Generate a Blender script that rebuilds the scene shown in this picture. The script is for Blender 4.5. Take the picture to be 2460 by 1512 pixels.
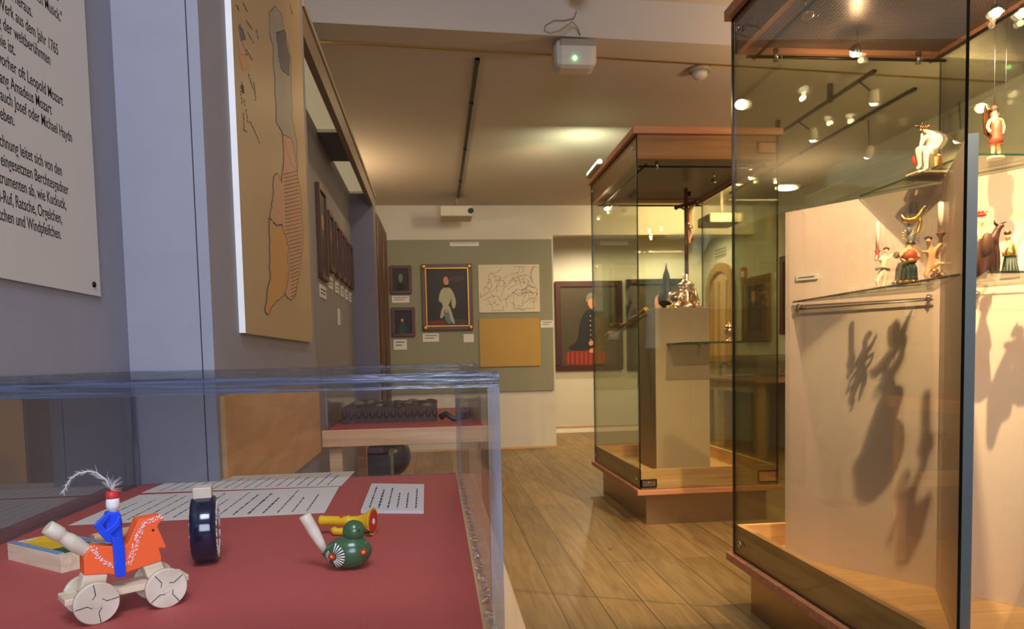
import bpy, bmesh, math, random
from mathutils import Vector, Matrix, Euler
random.seed(7)
S = bpy.context.scene
for o in list(bpy.data.objects): bpy.data.objects.remove(o)
C = S.collection
W, H = 2460, 1512
# ------------------------------------------------------------------ camera
FOC, PX, PY, YAW, PITCH, ROLL = 1742.3, 1230.0, 968.8, .1033, -.0617, -.022
_fw = Vector((math.sin(YAW)*math.cos(PITCH), math.cos(YAW)*math.cos(PITCH), math.sin(PITCH)))
_r = Vector((math.cos(YAW), -math.sin(YAW), 0)); _u = _r.cross(_fw)
_r2 = _r*math.cos(ROLL)+_u*math.sin(ROLL); _u2 = -_r*math.sin(ROLL)+_u*math.cos(ROLL)
EYE = Vector((0, 0, 1.0))
cam_d = bpy.data.cameras.new('camera'); cam = bpy.data.objects.new('camera', cam_d); C.objects.link(cam)
cam.matrix_world = Matrix(((_r2.x, _u2.x, -_fw.x, EYE.x), (_r2.y, _u2.y, -_fw.y, EYE.y), (_r2.z, _u2.z, -_fw.z, EYE.z), (0, 0, 0, 1)))
cam_d.sensor_width = 36; cam_d.lens = FOC/W*36; cam_d.shift_y = (PY-H/2)/W; cam_d.clip_start = .01
cam_d.dof.use_dof = True; cam_d.dof.focus_distance = .85; cam_d.dof.aperture_fstop = 16
S.camera = cam
# ------------------------------------------------------------------ world, exposure, big lights
w = bpy.data.worlds.new('world'); S.world = w; w.use_nodes = True
w.node_tree.nodes['Background'].inputs[0].default_value = (.55, .42, .26, 1)
w.node_tree.nodes['Background'].inputs[1].default_value = .12
S.view_settings.view_transform = 'Standard'; S.view_settings.look = 'None'; S.view_settings.gamma = 1
S.view_settings.use_curve_mapping = False; S.view_settings.exposure = 0.0
try: S.cycles.transparent_max_bounces = 40
except Exception: pass
def area(name, loc, target, size, power, col, sy=None):
    l = bpy.data.lights.new(name, 'AREA'); l.energy = power; l.color = col; l.size = size
    if sy: l.shape = 'RECTANGLE'; l.size_y = sy
    o = bpy.data.objects.new(name, l); C.objects.link(o); o.location = loc
    o.rotation_euler = (Vector(target)-Vector(loc)).to_track_quat('-Z', 'Y').to_euler(); return o
def spot(name, loc, target, power, col=(1, .68, .40), ang=70, blend=.5, r=.02):
    l = bpy.data.lights.new(name, 'SPOT'); l.energy = power; l.color = col; l.spot_size = math.radians(ang); l.spot_blend = blend; l.shadow_soft_size = r
    o = bpy.data.objects.new(name, l); C.objects.link(o); o.location = loc
    o.rotation_euler = (Vector(target)-Vector(loc)).to_track_quat('-Z', 'Y').to_euler(); return o
DAY = (.70, .78, 1.0); WARM = (1, .70, .36); HALO = (1, .66, .38)
area('window_daylight', (.5, -2.35, 1.75), (-.2, 1.3, 1.45), 1.5, 68, DAY, 1.3)
area('table_fill', (.1, -.5, 2.7), (-.15, .9, .8), .8, 40, (.80, .84, 1.0), .8)  # unseen cool fill added overhead to brighten the red table
# warm spots added as general room fill, no lamp fittings modelled
for p, t, e in (((.27, 2.0, 2.7), (-.45, 3.6, 1.2), 22), ((2.9, 6.6, 2.5), (2.6, 9.3, 1.4), 150), ((1.0, 5.4, 2.5), (.3, 7.9, 1.3), 34),
                ((3.05, 3.4, 2.45), (3.4, 7.5, 1.3), 70), ((2.6, 3.0, 2.45), (3.5, 3.4, .6), 40)):
    spot('room_fill_spot', p, t, e, WARM, 110, .8, .06)
area('partition_uplight', (-1.0, 6.2, 2.1), (-.6, 6.3, 3.2), .5, 12, (1, .68, .38), .15)
area('ceiling_fill', (2.3, 3.3, 2.05), (2.3, 3.6, 3.2), .5, 13, (1, .66, .36), .15)  # added to brighten the ceiling, no such lamp stands there
for p, e in (((.275, 4.6, 2.60), 12), ((.275, 6.2, 2.60), 26), ((2.47, 5.2, 2.50), 40), ((2.0, 8.6, 2.55), 70), ((3.0, 8.7, 2.55), 50)):
    spot('room_glow', p, (p[0], p[1]+.01, 0), e, WARM if p[1] < 8 else (1, .82, .50), 165, .5, .03)  # wide downward fill added for the room, without fixtures

# ------------------------------------------------------------------ helpers
def ray(x, y): return (_fw*FOC + _r2*(x-PX) - _u2*(y-PY))
def at(x, y, ax, v):
    d = ray(x, y); k = 'XYZ'.index(ax); return EYE + d*((v-EYE[k])/d[k])
def atp(x, y, p0, n):
    d = ray(x, y); n = Vector(n); return EYE + d*((Vector(p0)-EYE).dot(n)/d.dot(n))
def lin(r, g, b):
    f = lambda c: (c/255/12.92 if c/255 <= .04045 else ((c/255+.055)/1.055)**2.4)
    return (f(r), f(g), f(b), 1)
M = {}
def nt(name):
    m = bpy.data.materials.new(name); m.use_nodes = True; M[name] = m
    return m, m.node_tree.nodes, m.node_tree.links, m.node_tree.nodes['Principled BSDF']
def paint(name, rgb, rough=.6, var=.04, scale=12, bump=.02, metal=0, spec=.4):
    m, n, l, b = nt(name); c = lin(*rgb)
    tc = n.new('ShaderNodeTexCoord'); nz = n.new('ShaderNodeTexNoise'); nz.inputs['Scale'].default_value = scale; nz.inputs['Detail'].default_value = 4
    l.new(tc.outputs['Object'], nz.inputs['Vector'])
    mx = n.new('ShaderNodeMix'); mx.data_type = 'RGBA'; l.new(nz.outputs['Fac'], mx.inputs[0])
    mx.inputs[6].default_value = tuple(x*(1-var*2) for x in c[:3])+(1,); mx.inputs[7].default_value = tuple(min(1, x*(1+var*2)) for x in c[:3])+(1,)
    l.new(mx.outputs[2], b.inputs['Base Color']); b.inputs['Roughness'].default_value = rough; b.inputs['Metallic'].default_value = metal
    b.inputs['Specular IOR Level'].default_value = spec
    if bump:
        bp = n.new('ShaderNodeBump'); bp.inputs['Strength'].default_value = bump*4; bp.inputs['Distance'].default_value = .002; l.new(nz.outputs['Fac'], bp.inputs['Height']); l.new(bp.outputs[0], b.inputs['Normal'])
    return m
def wood(name, c1, c2, stretch=(1, 18, 18), scale=2.2, rough=.45):
    m, n, l, b = nt(name)
    tc = n.new('ShaderNodeTexCoord'); mp = n.new('ShaderNodeMapping'); mp.inputs['Scale'].default_value = stretch
    nz = n.new('ShaderNodeTexNoise'); nz.inputs['Scale'].default_value = scale; nz.inputs['Detail'].default_value = 6; nz.inputs['Distortion'].default_value = .6
    l.new(tc.outputs['Object'], mp.inputs[0]); l.new(mp.outputs[0], nz.inputs['Vector'])
    cr = n.new('ShaderNodeValToRGB'); cr.color_ramp.elements[0].position = .35; cr.color_ramp.elements[1].position = .68
    cr.color_ramp.elements[0].color = lin(*c1); cr.color_ramp.elements[1].color = lin(*c2)
    l.new(nz.outputs['Fac'], cr.inputs[0]); l.new(cr.outputs[0], b.inputs['Base Color']); b.inputs['Roughness'].default_value = rough
    return m
def metal(name, rgb, rough=.25): return paint(name, rgb, rough, .05, 30, .01, 1)
def emit(name, rgb, s):
    m, n, l, b = nt(name); b.inputs['Emission Color'].default_value = lin(*rgb); b.inputs['Emission Strength'].default_value = s
    b.inputs['Base Color'].default_value = lin(*rgb); return m
def glass(name, tint, refl=1.0, rough=0.0, ior=1.45, scratch=0):
    m, n, l, b = nt(name); n.remove(b); out = n['Material Output']
    t = n.new('ShaderNodeBsdfTransparent'); t.inputs[0].default_value = tint+(1,)
    g = n.new('ShaderNodeBsdfGlossy'); g.inputs['Roughness'].default_value = rough
    f = n.new('ShaderNodeFresnel'); f.inputs[0].default_value = ior
    mu = n.new('ShaderNodeMath'); mu.operation = 'MULTIPLY'; mu.inputs[1].default_value = refl; l.new(f.outputs[0], mu.inputs[0])
    mx = n.new('ShaderNodeMixShader'); l.new(mu.outputs[0], mx.inputs[0]); l.new(t.outputs[0], mx.inputs[1]); l.new(g.outputs[0], mx.inputs[2]); l.new(mx.outputs[0], out.inputs[0])
    return m
def edge_glass(name, rgb, trans=.4, rough=.15, scale=(60, 60, 8)):
    """cut edge of a pane: partly clear, partly a milky glossy colour, in long streaks"""
    m, n, l, b = nt(name); out = n['Material Output']
    b.inputs['Base Color'].default_value = lin(*rgb); b.inputs['Roughness'].default_value = rough; b.inputs['Specular IOR Level'].default_value = .8
    t = n.new('ShaderNodeBsdfTransparent'); t.inputs[0].default_value = (.85, .9, .95, 1)
    tc = n.new('ShaderNodeTexCoord'); mp = n.new('ShaderNodeMapping'); mp.inputs['Scale'].default_value = scale
    nz = n.new('ShaderNodeTexNoise'); nz.inputs['Scale'].default_value = 1; nz.inputs['Detail'].default_value = 3
    l.new(tc.outputs['Object'], mp.inputs[0]); l.new(mp.outputs[0], nz.inputs['Vector'])
    cr = n.new('ShaderNodeValToRGB'); cr.color_ramp.elements[0].position = .40; cr.color_ramp.elements[1].position = .62
    cr.color_ramp.elements[0].color = (trans, trans, trans, 1); cr.color_ramp.elements[1].color = (0, 0, 0, 1)
    l.new(nz.outputs['Fac'], cr.inputs[0])
    bp = n.new('ShaderNodeBump'); bp.inputs['Strength'].default_value = .6; bp.inputs['Distance'].default_value = .003; l.new(nz.outputs['Fac'], bp.inputs['Height']); l.new(bp.outputs[0], b.inputs['Normal'])
    mx = n.new('ShaderNodeMixShader'); l.new(cr.outputs[0], mx.inputs[0]); l.new(b.outputs[0], mx.inputs[1]); l.new(t.outputs[0], mx.inputs[2]); l.new(mx.outputs[0], out.inputs[0])
    return m

paint('edge_day_tint', (104, 118, 142), .5, .01); paint('board_white', (192, 188, 182), .5, .01); paint('grey_wall', (138, 138, 148), .7); paint('white_wall', (206, 202, 190), .75, .03, 3); paint('ceiling_white', (190, 182, 170), .8, .03, 2)
paint('trim_blue', (84, 92, 110), .5); paint('pier_grey', (116, 110, 118), .6); paint('rail_grey', (124, 108, 96), .5); paint('panel_white', (212, 210, 206), .5, .01); paint('text_black', (30, 32, 38), .6, 0, 5, 0)
paint('exhibit_grey', (138, 138, 118), .7, .02); paint('red_felt', (178, 82, 74), .65, .03, 260, .05); paint('paper', (222, 216, 204), .7, .02)
paint('paper_grey', (190, 184, 170), .7, .02); paint('ink', (70, 66, 64), .7, 0, 5, 0); paint('blue_paint', (20, 74, 228), .45, .05); paint('orange_paint', (255, 104, 46), .5, .04)
paint('red_paint', (208, 48, 44), .45); paint('yellow_paint', (226, 182, 30), .4); paint('green_paint', (58, 92, 58), .22, .05, 12, 0, 0, .6); paint('navy_gloss', (8, 18, 48), .12, .05, 12, 0, 0, .8)
paint('pink_paint', (250, 190, 190), .6, .05, 60); paint('white_paint', (236, 234, 228), .5); paint('lightblue_paint', (120, 150, 178), .5); paint('black_plastic', (22, 22, 24), .4)
paint('candle_wax', (240, 226, 210), .5, .01); paint('flesh', (220, 168, 120), .5, .08, 40); paint('pale_flesh', (238, 222, 196), .5, .06, 40); paint('robe_green', (38, 58, 52), .5, .12, 60)
paint('robe_red', (150, 60, 40), .5, .12, 60); paint('robe_brown', (58, 28, 16), .5, .12, 60); paint('hair_brown', (70, 40, 22), .6, .1, 60); paint('robe_grey', (110, 112, 96), .55, .12, 60)
paint('device_white', (196, 190, 178), .5); paint('device_grey', (150, 140, 120), .6); paint('dark_louvre', (84, 70, 76), .4, .02, 10, 0, .3); paint('pedestal_grey', (140, 124, 112), .6, .02)
paint('mount_white', (218, 198, 188), .65, .02, 4); paint('dark_wood_red', (60, 16, 16), .45, .12, 20); paint('canvas_dark', (34, 28, 30), .5, .15, 8); paint('canvas_olive', (62, 54, 36), .5, .15, 8)
paint('coat_white', (168, 166, 142), .6, .08, 20); paint('uniform', (22, 26, 34), .6, .08, 20); paint('face', (196, 132, 98), .6, .08, 30); paint('cloth_red', (120, 34, 28), .6, .15, 40); paint('frame_brown', (84, 46, 34), .4, .1)
paint('map_buff', (172, 150, 114), .45, .05, 3, 0); paint('map_grey', (150, 146, 132), .5, .06, 40, 0); paint('map_pink', (188, 146, 118), .5, .05, 60, 0); paint('map_orange', (190, 144, 84), .5, .05, 60, 0); paint('map_slate', (96, 92, 100), .5, .08, 80, 0)
paint('drawing_white', (206, 198, 178), .6, .03, 10, 0); paint('yellow_board', (176, 142, 66), .5, .06, 3); paint('extinguisher_red', (170, 40, 50), .4); paint('panel_cool', (120, 126, 128), .5)
paint('pebble_dark', (40, 40, 50), .3, .1); paint('relief_brown', (74, 54, 46), .6, .25, 90, .1); paint('robe_blue', (90, 112, 130), .5, .1, 60)
wood('birch', (196, 150, 104), (222, 182, 134)); wood('birch_pale', (214, 192, 156), (236, 220, 190), (1, 14, 14), 12); wood('birch_red', (176, 116, 82), (198, 142, 104)); wood('ochre_wood', (186, 142, 84), (206, 162, 106), (1, 2, 14), 2)
wood('birch_y', (196, 150, 104), (222, 182, 134), (18, 1, 18)); wood('door_wood', (150, 108, 50), (176, 134, 70), (18, 18, 1)); wood('wood_knob', (206, 190, 164), (226, 214, 192), (1, 1, 1), 40)
metal('steel', (190, 186, 180), .25); metal('brushed_steel', (176, 156, 130), .28); metal('silver', (226, 200, 180), .3); metal('gilt', (234, 198, 108), .3); metal('old_gold', (168, 130, 62), .4); metal('dark_metal', (50, 44, 38), .35); metal('gilt_brown', (120, 84, 46), .4)
emit('halogen', (255, 226, 190), 26); emit('halogen_small', (255, 232, 206), 14); emit('led_green', (120, 255, 130), 6); emit('glow_sheet', (206, 190, 150), .42); emit('lamp_tube', (235, 255, 200), 4)
glass('case_glass', (.935, .953, .880), .55); glass('acrylic', (.985, .987, .99), .5); glass('clear_glass', (.95, .98, .94), .7); edge_glass('acrylic_edge', (128, 128, 136), .9); edge_glass('acrylic_edge_flat', (74, 80, 100), .9, .12, (14, 60, 420)); edge_glass('shelf_edge', (16, 54, 40), .2, .2)
paint('glass_edge_dark', (8, 16, 14), .2, 0, 5, 0)

def planks():
    m, n, l, b = nt('floor_planks')
    tc = n.new('ShaderNodeTexCoord'); mp = n.new('ShaderNodeMapping'); mp.inputs['Rotation'].default_value = (0, 0, math.pi/2); mp.inputs['Location'].default_value = (.0, .05, 0)
    br = n.new('ShaderNodeTexBrick'); br.inputs['Scale'].default_value = 1; br.inputs['Brick Width'].default_value = 3.4; br.inputs['Row Height'].default_value = .172
    br.inputs['Mortar Size'].default_value = .0028; br.inputs['Mortar Smooth'].default_value = .3; br.offset = .37; br.inputs['Bias'].default_value = 0
    br.inputs['Color1'].default_value = lin(138, 114, 76); br.inputs['Color2'].default_value = lin(160, 132, 88); br.inputs['Mortar'].default_value = lin(84, 60, 34)
    l.new(tc.outputs['Object'], mp.inputs[0]); l.new(mp.outputs[0], br.inputs['Vector'])
    m2 = n.new('ShaderNodeMapping'); m2.inputs['Scale'].default_value = (16, 1.3, 1); l.new(tc.outputs['Object'], m2.inputs[0])
    nz = n.new('ShaderNodeTexNoise'); nz.inputs['Scale'].default_value = 2.2; nz.inputs['Detail'].default_value = 6; nz.inputs['Distortion'].default_value = .8; l.new(m2.outputs[0], nz.inputs['Vector'])
    cr = n.new('ShaderNodeValToRGB'); cr.color_ramp.elements[0].color = (.62, .58, .52, 1); cr.color_ramp.elements[1].color = (1, 1, 1, 1); cr.color_ramp.elements[0].position = .3; cr.color_ramp.elements[1].position = .65; l.new(nz.outputs['Fac'], cr.inputs[0])
    vo = n.new('ShaderNodeTexVoronoi'); vo.inputs['Scale'].default_value = 1.9; m3 = n.new('ShaderNodeMapping'); m3.inputs['Scale'].default_value = (1.6, .9, 1); l.new(tc.outputs['Object'], m3.inputs[0]); l.new(m3.outputs[0], vo.inputs['Vector'])
    c2 = n.new('ShaderNodeValToRGB'); c2.color_ramp.elements[0].color = (.45, .35, .25, 1); c2.color_ramp.elements[1].color = (1, 1, 1, 1); c2.color_ramp.elements[0].position = .02; c2.color_ramp.elements[1].position = .055; l.new(vo.outputs['Distance'], c2.inputs[0])
    a = n.new('ShaderNodeMix'); a.data_type = 'RGBA'; a.blend_type = 'MULTIPLY'; a.inputs[0].default_value = 1; l.new(br.outputs['Color'], a.inputs[6]); l.new(cr.outputs[0], a.inputs[7])
    c = n.new('ShaderNodeMix'); c.data_type = 'RGBA'; c.blend_type = 'MULTIPLY'; c.inputs[0].default_value = 1; l.new(a.outputs[2], c.inputs[6]); l.new(c2.outputs[0], c.inputs[7])
    l.new(c.outputs[2], b.inputs['Base Color']); b.inputs['Roughness'].default_value = .42
planks()
def louvre():
    m, n, l, b = nt('louvre_grid')
    tc = n.new('ShaderNodeTexCoord'); mp = n.new('ShaderNodeMapping'); mp.inputs['Scale'].default_value = (1, 1, 1); l.new(tc.outputs['Object'], mp.inputs[0])
    br = n.new('ShaderNodeTexBrick'); br.offset = 0; br.inputs['Scale'].default_value = 1; br.inputs['Brick Width'].default_value = .014; br.inputs['Row Height'].default_value = .014; br.inputs['Mortar Size'].default_value = .0022; br.inputs['Mortar Smooth'].default_value = .4
    br.inputs['Color1'].default_value = lin(70, 56, 62); br.inputs['Color2'].default_value = lin(76, 60, 66); br.inputs['Mortar'].default_value = lin(150, 128, 118)
    l.new(mp.outputs[0], br.inputs['Vector']); l.new(br.outputs['Color'], b.inputs['Base Color']); b.inputs['Roughness'].default_value = .35; b.inputs['Metallic'].default_value = .5
    bp = n.new('ShaderNodeBump'); bp.inputs['Distance'].default_value = .003; l.new(br.outputs['Fac'], bp.inputs['Height']); l.new(bp.outputs[0], b.inputs['Normal'])
louvre()

class MB:
    """collects shapes into ONE mesh; several materials allowed"""
    def __init__(s): s.v = []; s.f = []; s.m = []; s.mats = []; s.smooth = set()
    def mi(s, m):
        m = M[m] if isinstance(m, str) else m
        if m is None: return 0
        if m not in s.mats: s.mats.append(m)
        return s.mats.index(m)
    def add(s, vs, fs, m, smooth=False):
        k = len(s.v); s.v += [Vector(p) for p in vs]; i = s.mi(m)
        for f in fs:
            if smooth: s.smooth.add(len(s.f))
            s.f.append([k+a for a in f]); s.m.append(i)
        return s
    def box(s, x0, x1, y0, y1, z0, z1, m, em=None):
        vs = [(x0, y0, z0), (x1, y0, z0), (x1, y1, z0), (x0, y1, z0), (x0, y0, z1), (x1, y0, z1), (x1, y1, z1), (x0, y1, z1)]
        fs = [(0, 3, 2, 1), (4, 5, 6, 7), (0, 1, 5, 4), (2, 3, 7, 6), (1, 2, 6, 5), (3, 0, 4, 7)]
        if em is None: return s.add(vs, fs, m)
        d = [x1-x0, y1-y0, z1-z0]; thin = d.index(min(d)); big = {2: (0, 1), 1: (2, 3), 0: (4, 5)}[thin]
        s.add(vs, [fs[i] for i in big], m); k = len(s.v)-8; j = s.mi(em)
        for i in range(6):
            if i not in big: s.f.append([k+a for a in fs[i]]); s.m.append(j)
        return s
    def prism(s, pts, off, m, em=None):
        """polygon (3-D points) pushed along off"""
        off = Vector(off); n = len(pts); a = [Vector(p) for p in pts]; vs = a+[p+off for p in a]
        s.add(vs, [tuple(range(n-1, -1, -1)), tuple(range(n, 2*n))], m); k = len(s.v)-2*n; j = s.mi(em or m)
        for i in range(n):
            s.f.append([k+i, k+(i+1) % n, k+n+(i+1) % n, k+n+i]); s.m.append(j)
        return s
    def tube(s, path, r, m, n=10, cap=True):
        """tube along a path; r a number or a list"""
        path = [Vector(p) for p in path]; rs = r if isinstance(r, (list, tuple)) else [r]*len(path); vs = []; fs = []
        up = None
        for i, p in enumerate(path):
            d = (path[min(i+1, len(path)-1)]-path[max(i-1, 0)]).normalized()
            if up is None: up = d.orthogonal().normalized()
            up = (up-d*up.dot(d)).normalized(); si = d.cross(up)
            for k in range(n):
                a = 2*math.pi*k/n; vs.append(p+(up*math.cos(a)+si*math.sin(a))*rs[i])
        for i in range(len(path)-1):
            for k in range(n): fs.append((i*n+k, i*n+(k+1) % n, (i+1)*n+(k+1) % n, (i+1)*n+k))
        s.add(vs, fs, m, True)
        if cap:
            k0 = len(s.v)-len(vs); L = len(path)
            s.f.append([k0+k for k in range(n-1, -1, -1)]); s.m.append(s.mi(m)); s.f.append([k0+(L-1)*n+k for k in range(n)]); s.m.append(s.mi(m))
        return s
    def lathe(s, base, axis, prof, m, n=20, cap=True):
        """prof: (distance along axis, radius)"""
        base = Vector(base); axis = Vector(axis).normalized(); path = []; rs = []
        up = axis.orthogonal().normalized(); si = axis.cross(up); vs = []; fs = []
        for t, r in prof:
            for k in range(n):
                a = 2*math.pi*k/n; vs.append(base+axis*t+(up*math.cos(a)+si*math.sin(a))*max(r, 1e-5))
        for i in range(len(prof)-1):
            for k in range(n): fs.append((i*n+k, i*n+(k+1) % n, (i+1)*n+(k+1) % n, (i+1)*n+k))
        s.add(vs, fs, m, True)
        if cap:
            k0 = len(s.v)-len(vs); L = len(prof)
            s.f.append([k0+k for k in range(n-1, -1, -1)]); s.m.append(s.mi(m)); s.f.append([k0+(L-1)*n+k for k in range(n)]); s.m.append(s.mi(m))
        return s
    def ball(s, c, r, m, n=16, rot=None):
        c = Vector(c); r = Vector(r) if isinstance(r, (tuple, list, Vector)) else Vector((r, r, r)); vs = []; fs = []; h = n//2+1
        for i in range(h+1):
            t = math.pi*i/h
            for k in range(n):
                a = 2*math.pi*k/n; v = Vector((math.sin(t)*math.cos(a)*r.x, math.sin(t)*math.sin(a)*r.y, math.cos(t)*r.z))
                if rot: v = rot @ v
                vs.append(c+v)
        for i in range(h):
            for k in range(n): fs.append((i*n+k, (i+1)*n+k, (i+1)*n+(k+1) % n, i*n+(k+1) % n))
        return s.add(vs, fs, m, True)
    def build(s, name, parent=None, bevel=0, local=False):
        me = bpy.data.meshes.new(name); org = Vector((0, 0, 0))
        if parent is not None and not local: org = wloc(parent)
        me.from_pydata([v-org for v in s.v], [], s.f)
        for m in s.mats: me.materials.append(m)
        for i, p in enumerate(me.polygons): p.material_index = s.m[i]; p.use_smooth = i in s.smooth
        me.validate(); bm = bmesh.new(); bm.from_mesh(me); bmesh.ops.remove_doubles(bm, verts=bm.verts, dist=1e-6)
        bmesh.ops.recalc_face_normals(bm, faces=bm.faces); bm.to_mesh(me); bm.free()
        o = bpy.data.objects.new(name, me); C.objects.link(o)
        if parent is not None: o.parent = parent
        if bevel:
            b = o.modifiers.new('bevel', 'BEVEL'); b.width = bevel; b.segments = 2; b.limit_method = 'ANGLE'
        return o
def wloc(o):
    v = Vector(o.location)
    while o.parent: o = o.parent; v += Vector(o.location)
    return v
def tag(o, label, cat, group=None):
    o['label'] = label; o['category'] = cat
    if group: o['group'] = group
    return o
def thing(name, label, cat, loc, rz=0, group=None):
    o = bpy.data.objects.new(name, None); C.objects.link(o); o.location = loc; o.rotation_euler = (0, 0, rz); o.empty_display_size = .05
    return tag(o, label, cat, group)
def struct(name, mb, bevel=0, parent=None):
    o = mb.build(name, parent, bevel)
    if parent is None: o['kind'] = 'structure'
    return o
def recenter(o):
    """put a single-mesh thing's origin at its base centre"""
    me = o.data; bb = [v.co for v in me.vertices]; c = Vector(((min(v.x for v in bb)+max(v.x for v in bb))/2, (min(v.y for v in bb)+max(v.y for v in bb))/2, min(v.z for v in bb)))
    me.transform(Matrix.Translation(-c)); o.location = c; return o
def single(name, mb, label, cat, group=None, bevel=0):
    return tag(recenter(mb.build(name, None, bevel)), label, cat, group)
def dup(root, loc, rz, label, group=None):
    r = root.copy(); C.objects.link(r); r.location = loc; r.rotation_euler = (0, 0, rz); r['label'] = label
    if group: r['group'] = group
    for ch in list(root.children):
        c = ch.copy(); C.objects.link(c); c.parent = r
        for g in list(ch.children):
            d = g.copy(); C.objects.link(d); d.parent = c
    return r
def skin(name, nodes, edges, m, parent=None, sub=2, root=0):
    """one continuous body grown round a skeleton. nodes: (point, radius)"""
    org = wloc(parent) if parent is not None else Vector((0, 0, 0))
    me = bpy.data.meshes.new(name); bm = bmesh.new(); lay = bm.verts.layers.skin.verify(); vs = []
    for i, (p, r) in enumerate(nodes):
        v = bm.verts.new(Vector(p)-org); r = r if isinstance(r, (tuple, list)) else (r, r); v[lay].radius = r; v[lay].use_root = (i == root); vs.append(v)
    for a, b in edges: bm.edges.new((vs[a], vs[b]))
    bm.to_mesh(me); bm.free(); me.materials.append(M[m]); o = bpy.data.objects.new(name, me); C.objects.link(o)
    if parent is not None: o.parent = parent
    k = o.modifiers.new('skin', 'SKIN'); k.use_smooth_shade = True; k.branch_smoothing = .6
    s = o.modifiers.new('sub', 'SUBSURF'); s.levels = sub; s.render_levels = sub
    # bake the modifiers so that the body is a plain mesh of its own
    dg = bpy.context.evaluated_depsgraph_get(); dg.update(); ev = o.evaluated_get(dg)
    nm = bpy.data.meshes.new_from_object(ev); nm.name = name; o.modifiers.clear(); o.data = nm
    if not nm.materials: nm.materials.append(M[m])
    for p in nm.polygons: p.use_smooth = True
    return o
def chain(n0, n1): return [(i, i+1) for i in range(n0, n1)]
def text(name, body, size, mat, parent, origin, xdir, ydir, align='LEFT', sx=1.0, ext=.0004, bold=0, local=False):
    """flat lettering as a mesh: xdir is the reading direction, ydir is up"""
    cu = bpy.data.curves.new(name, 'FONT'); cu.body = body; cu.size = size; cu.align_x = align; cu.extrude = ext; cu.offset = bold
    t = bpy.data.objects.new(name, cu); C.objects.link(t); dg = bpy.context.evaluated_depsgraph_get(); dg.update()
    me = bpy.data.meshes.new_from_object(t.evaluated_get(dg)); bpy.data.objects.remove(t); bpy.data.curves.remove(cu)
    x = Vector(xdir).normalized(); y = Vector(ydir).normalized(); z = x.cross(y); org = (wloc(parent) if parent is not None and not local else Vector())
    o0 = Vector(origin)-org
    mt = Matrix(((x.x*sx, y.x, z.x, o0.x), (x.y*sx, y.y, z.y, o0.y), (x.z*sx, y.z, z.z, o0.z), (0, 0, 0, 1))); me.transform(mt)
    me.materials.clear(); me.materials.append(M[mat]); me.name = name
    o = bpy.data.objects.new(name, me); C.objects.link(o)
    if parent is not None: o.parent = parent
    return o
# ================================================================== THE ROOM
XR = 3.587; ZC = 2.654; ZN = 2.86; XL = -2.6
struct('floor', MB().box(XL-.1, XR+.1, -2.6, 9.6, -.05, 0, 'floor_planks'))
ys = lambda x: 3.93+.088*(x+.524)
yn = lambda x: ys(x)-.225-.02*x
struct('ceiling', MB().prism([(XL, yn(XL), ZC), (XR, yn(XR), ZC), (XR, 9.5, ZC), (XL, 9.5, ZC)], (0, 0, .25), 'ceiling_white'))
struct('ceiling_near', MB().prism([(XL, -2.6, ZN), (XR, -2.6, ZN), (XR, yn(XR), ZN), (XL, yn(XL), ZN)], (0, 0, .1), 'ceiling_white'))
struct('trim_1', MB().prism([(XL, ys(XL)-.012, ZC-.006), (XR, ys(XR)-.012, ZC-.006), (XR, ys(XR), ZC-.006), (XL, ys(XL), ZC-.006)], (0, 0, .014), 'old_gold'))
struct('wall_back', MB().box(XL, 1.31, 7.93, 8.06, 0, ZC, 'white_wall'))
struct('trim_2', MB().box(1.31, XR, 7.93, 8.06, 2.333, ZC, 'white_wall'))
struct('baseboard_back', MB().box(XL+.1, 1.315, 7.922, 7.93, 0, .022, 'birch'))
struct('wall_far', MB().box(1.0, XR+.1, 9.45, 9.55, 0, ZC, 'white_wall'))
struct('baseboard_far', MB().box(1.31, XR, 9.44, 9.45, 0, .06, 'white_paint').box(1.31, XR, 9.437, 9.45, .06, .085, 'birch'))
struct('wall_right', MB().box(XR, XR+.1, -2.6, 9.55, 0, ZN, 'white_wall'))
struct('wall_left', MB().box(XL-.1, XL, -2.6, 8.06, 0, ZN, 'white_wall'))
# wall behind the camera with its window
wx0, wx1, wz0, wz1 = -.35, 1.35, 1.05, 2.45
mb = MB().box(XL, wx0, -2.6, -2.5, 0, ZN, 'white_wall').box(wx1, XR, -2.6, -2.5, 0, ZN, 'white_wall').box(wx0, wx1, -2.6, -2.5, 0, wz0, 'white_wall').box(wx0, wx1, -2.6, -2.5, wz1, ZN, 'white_wall')
struct('wall_front', mb)
mb = MB()
for x in (wx0, wx0+.82, wx1-.05): mb.box(x, x+.05, -2.58, -2.53, wz0, wz1, 'white_paint')
for z in (wz0, wz1-.05): mb.box(wx0, wx1, -2.58, -2.53, z, z+.05, 'white_paint')
mb.box(wx0+.02, wx1-.02, -2.56, -2.555, wz0+.02, wz1-.02, 'clear_glass'); struct('window_1', mb)
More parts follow.
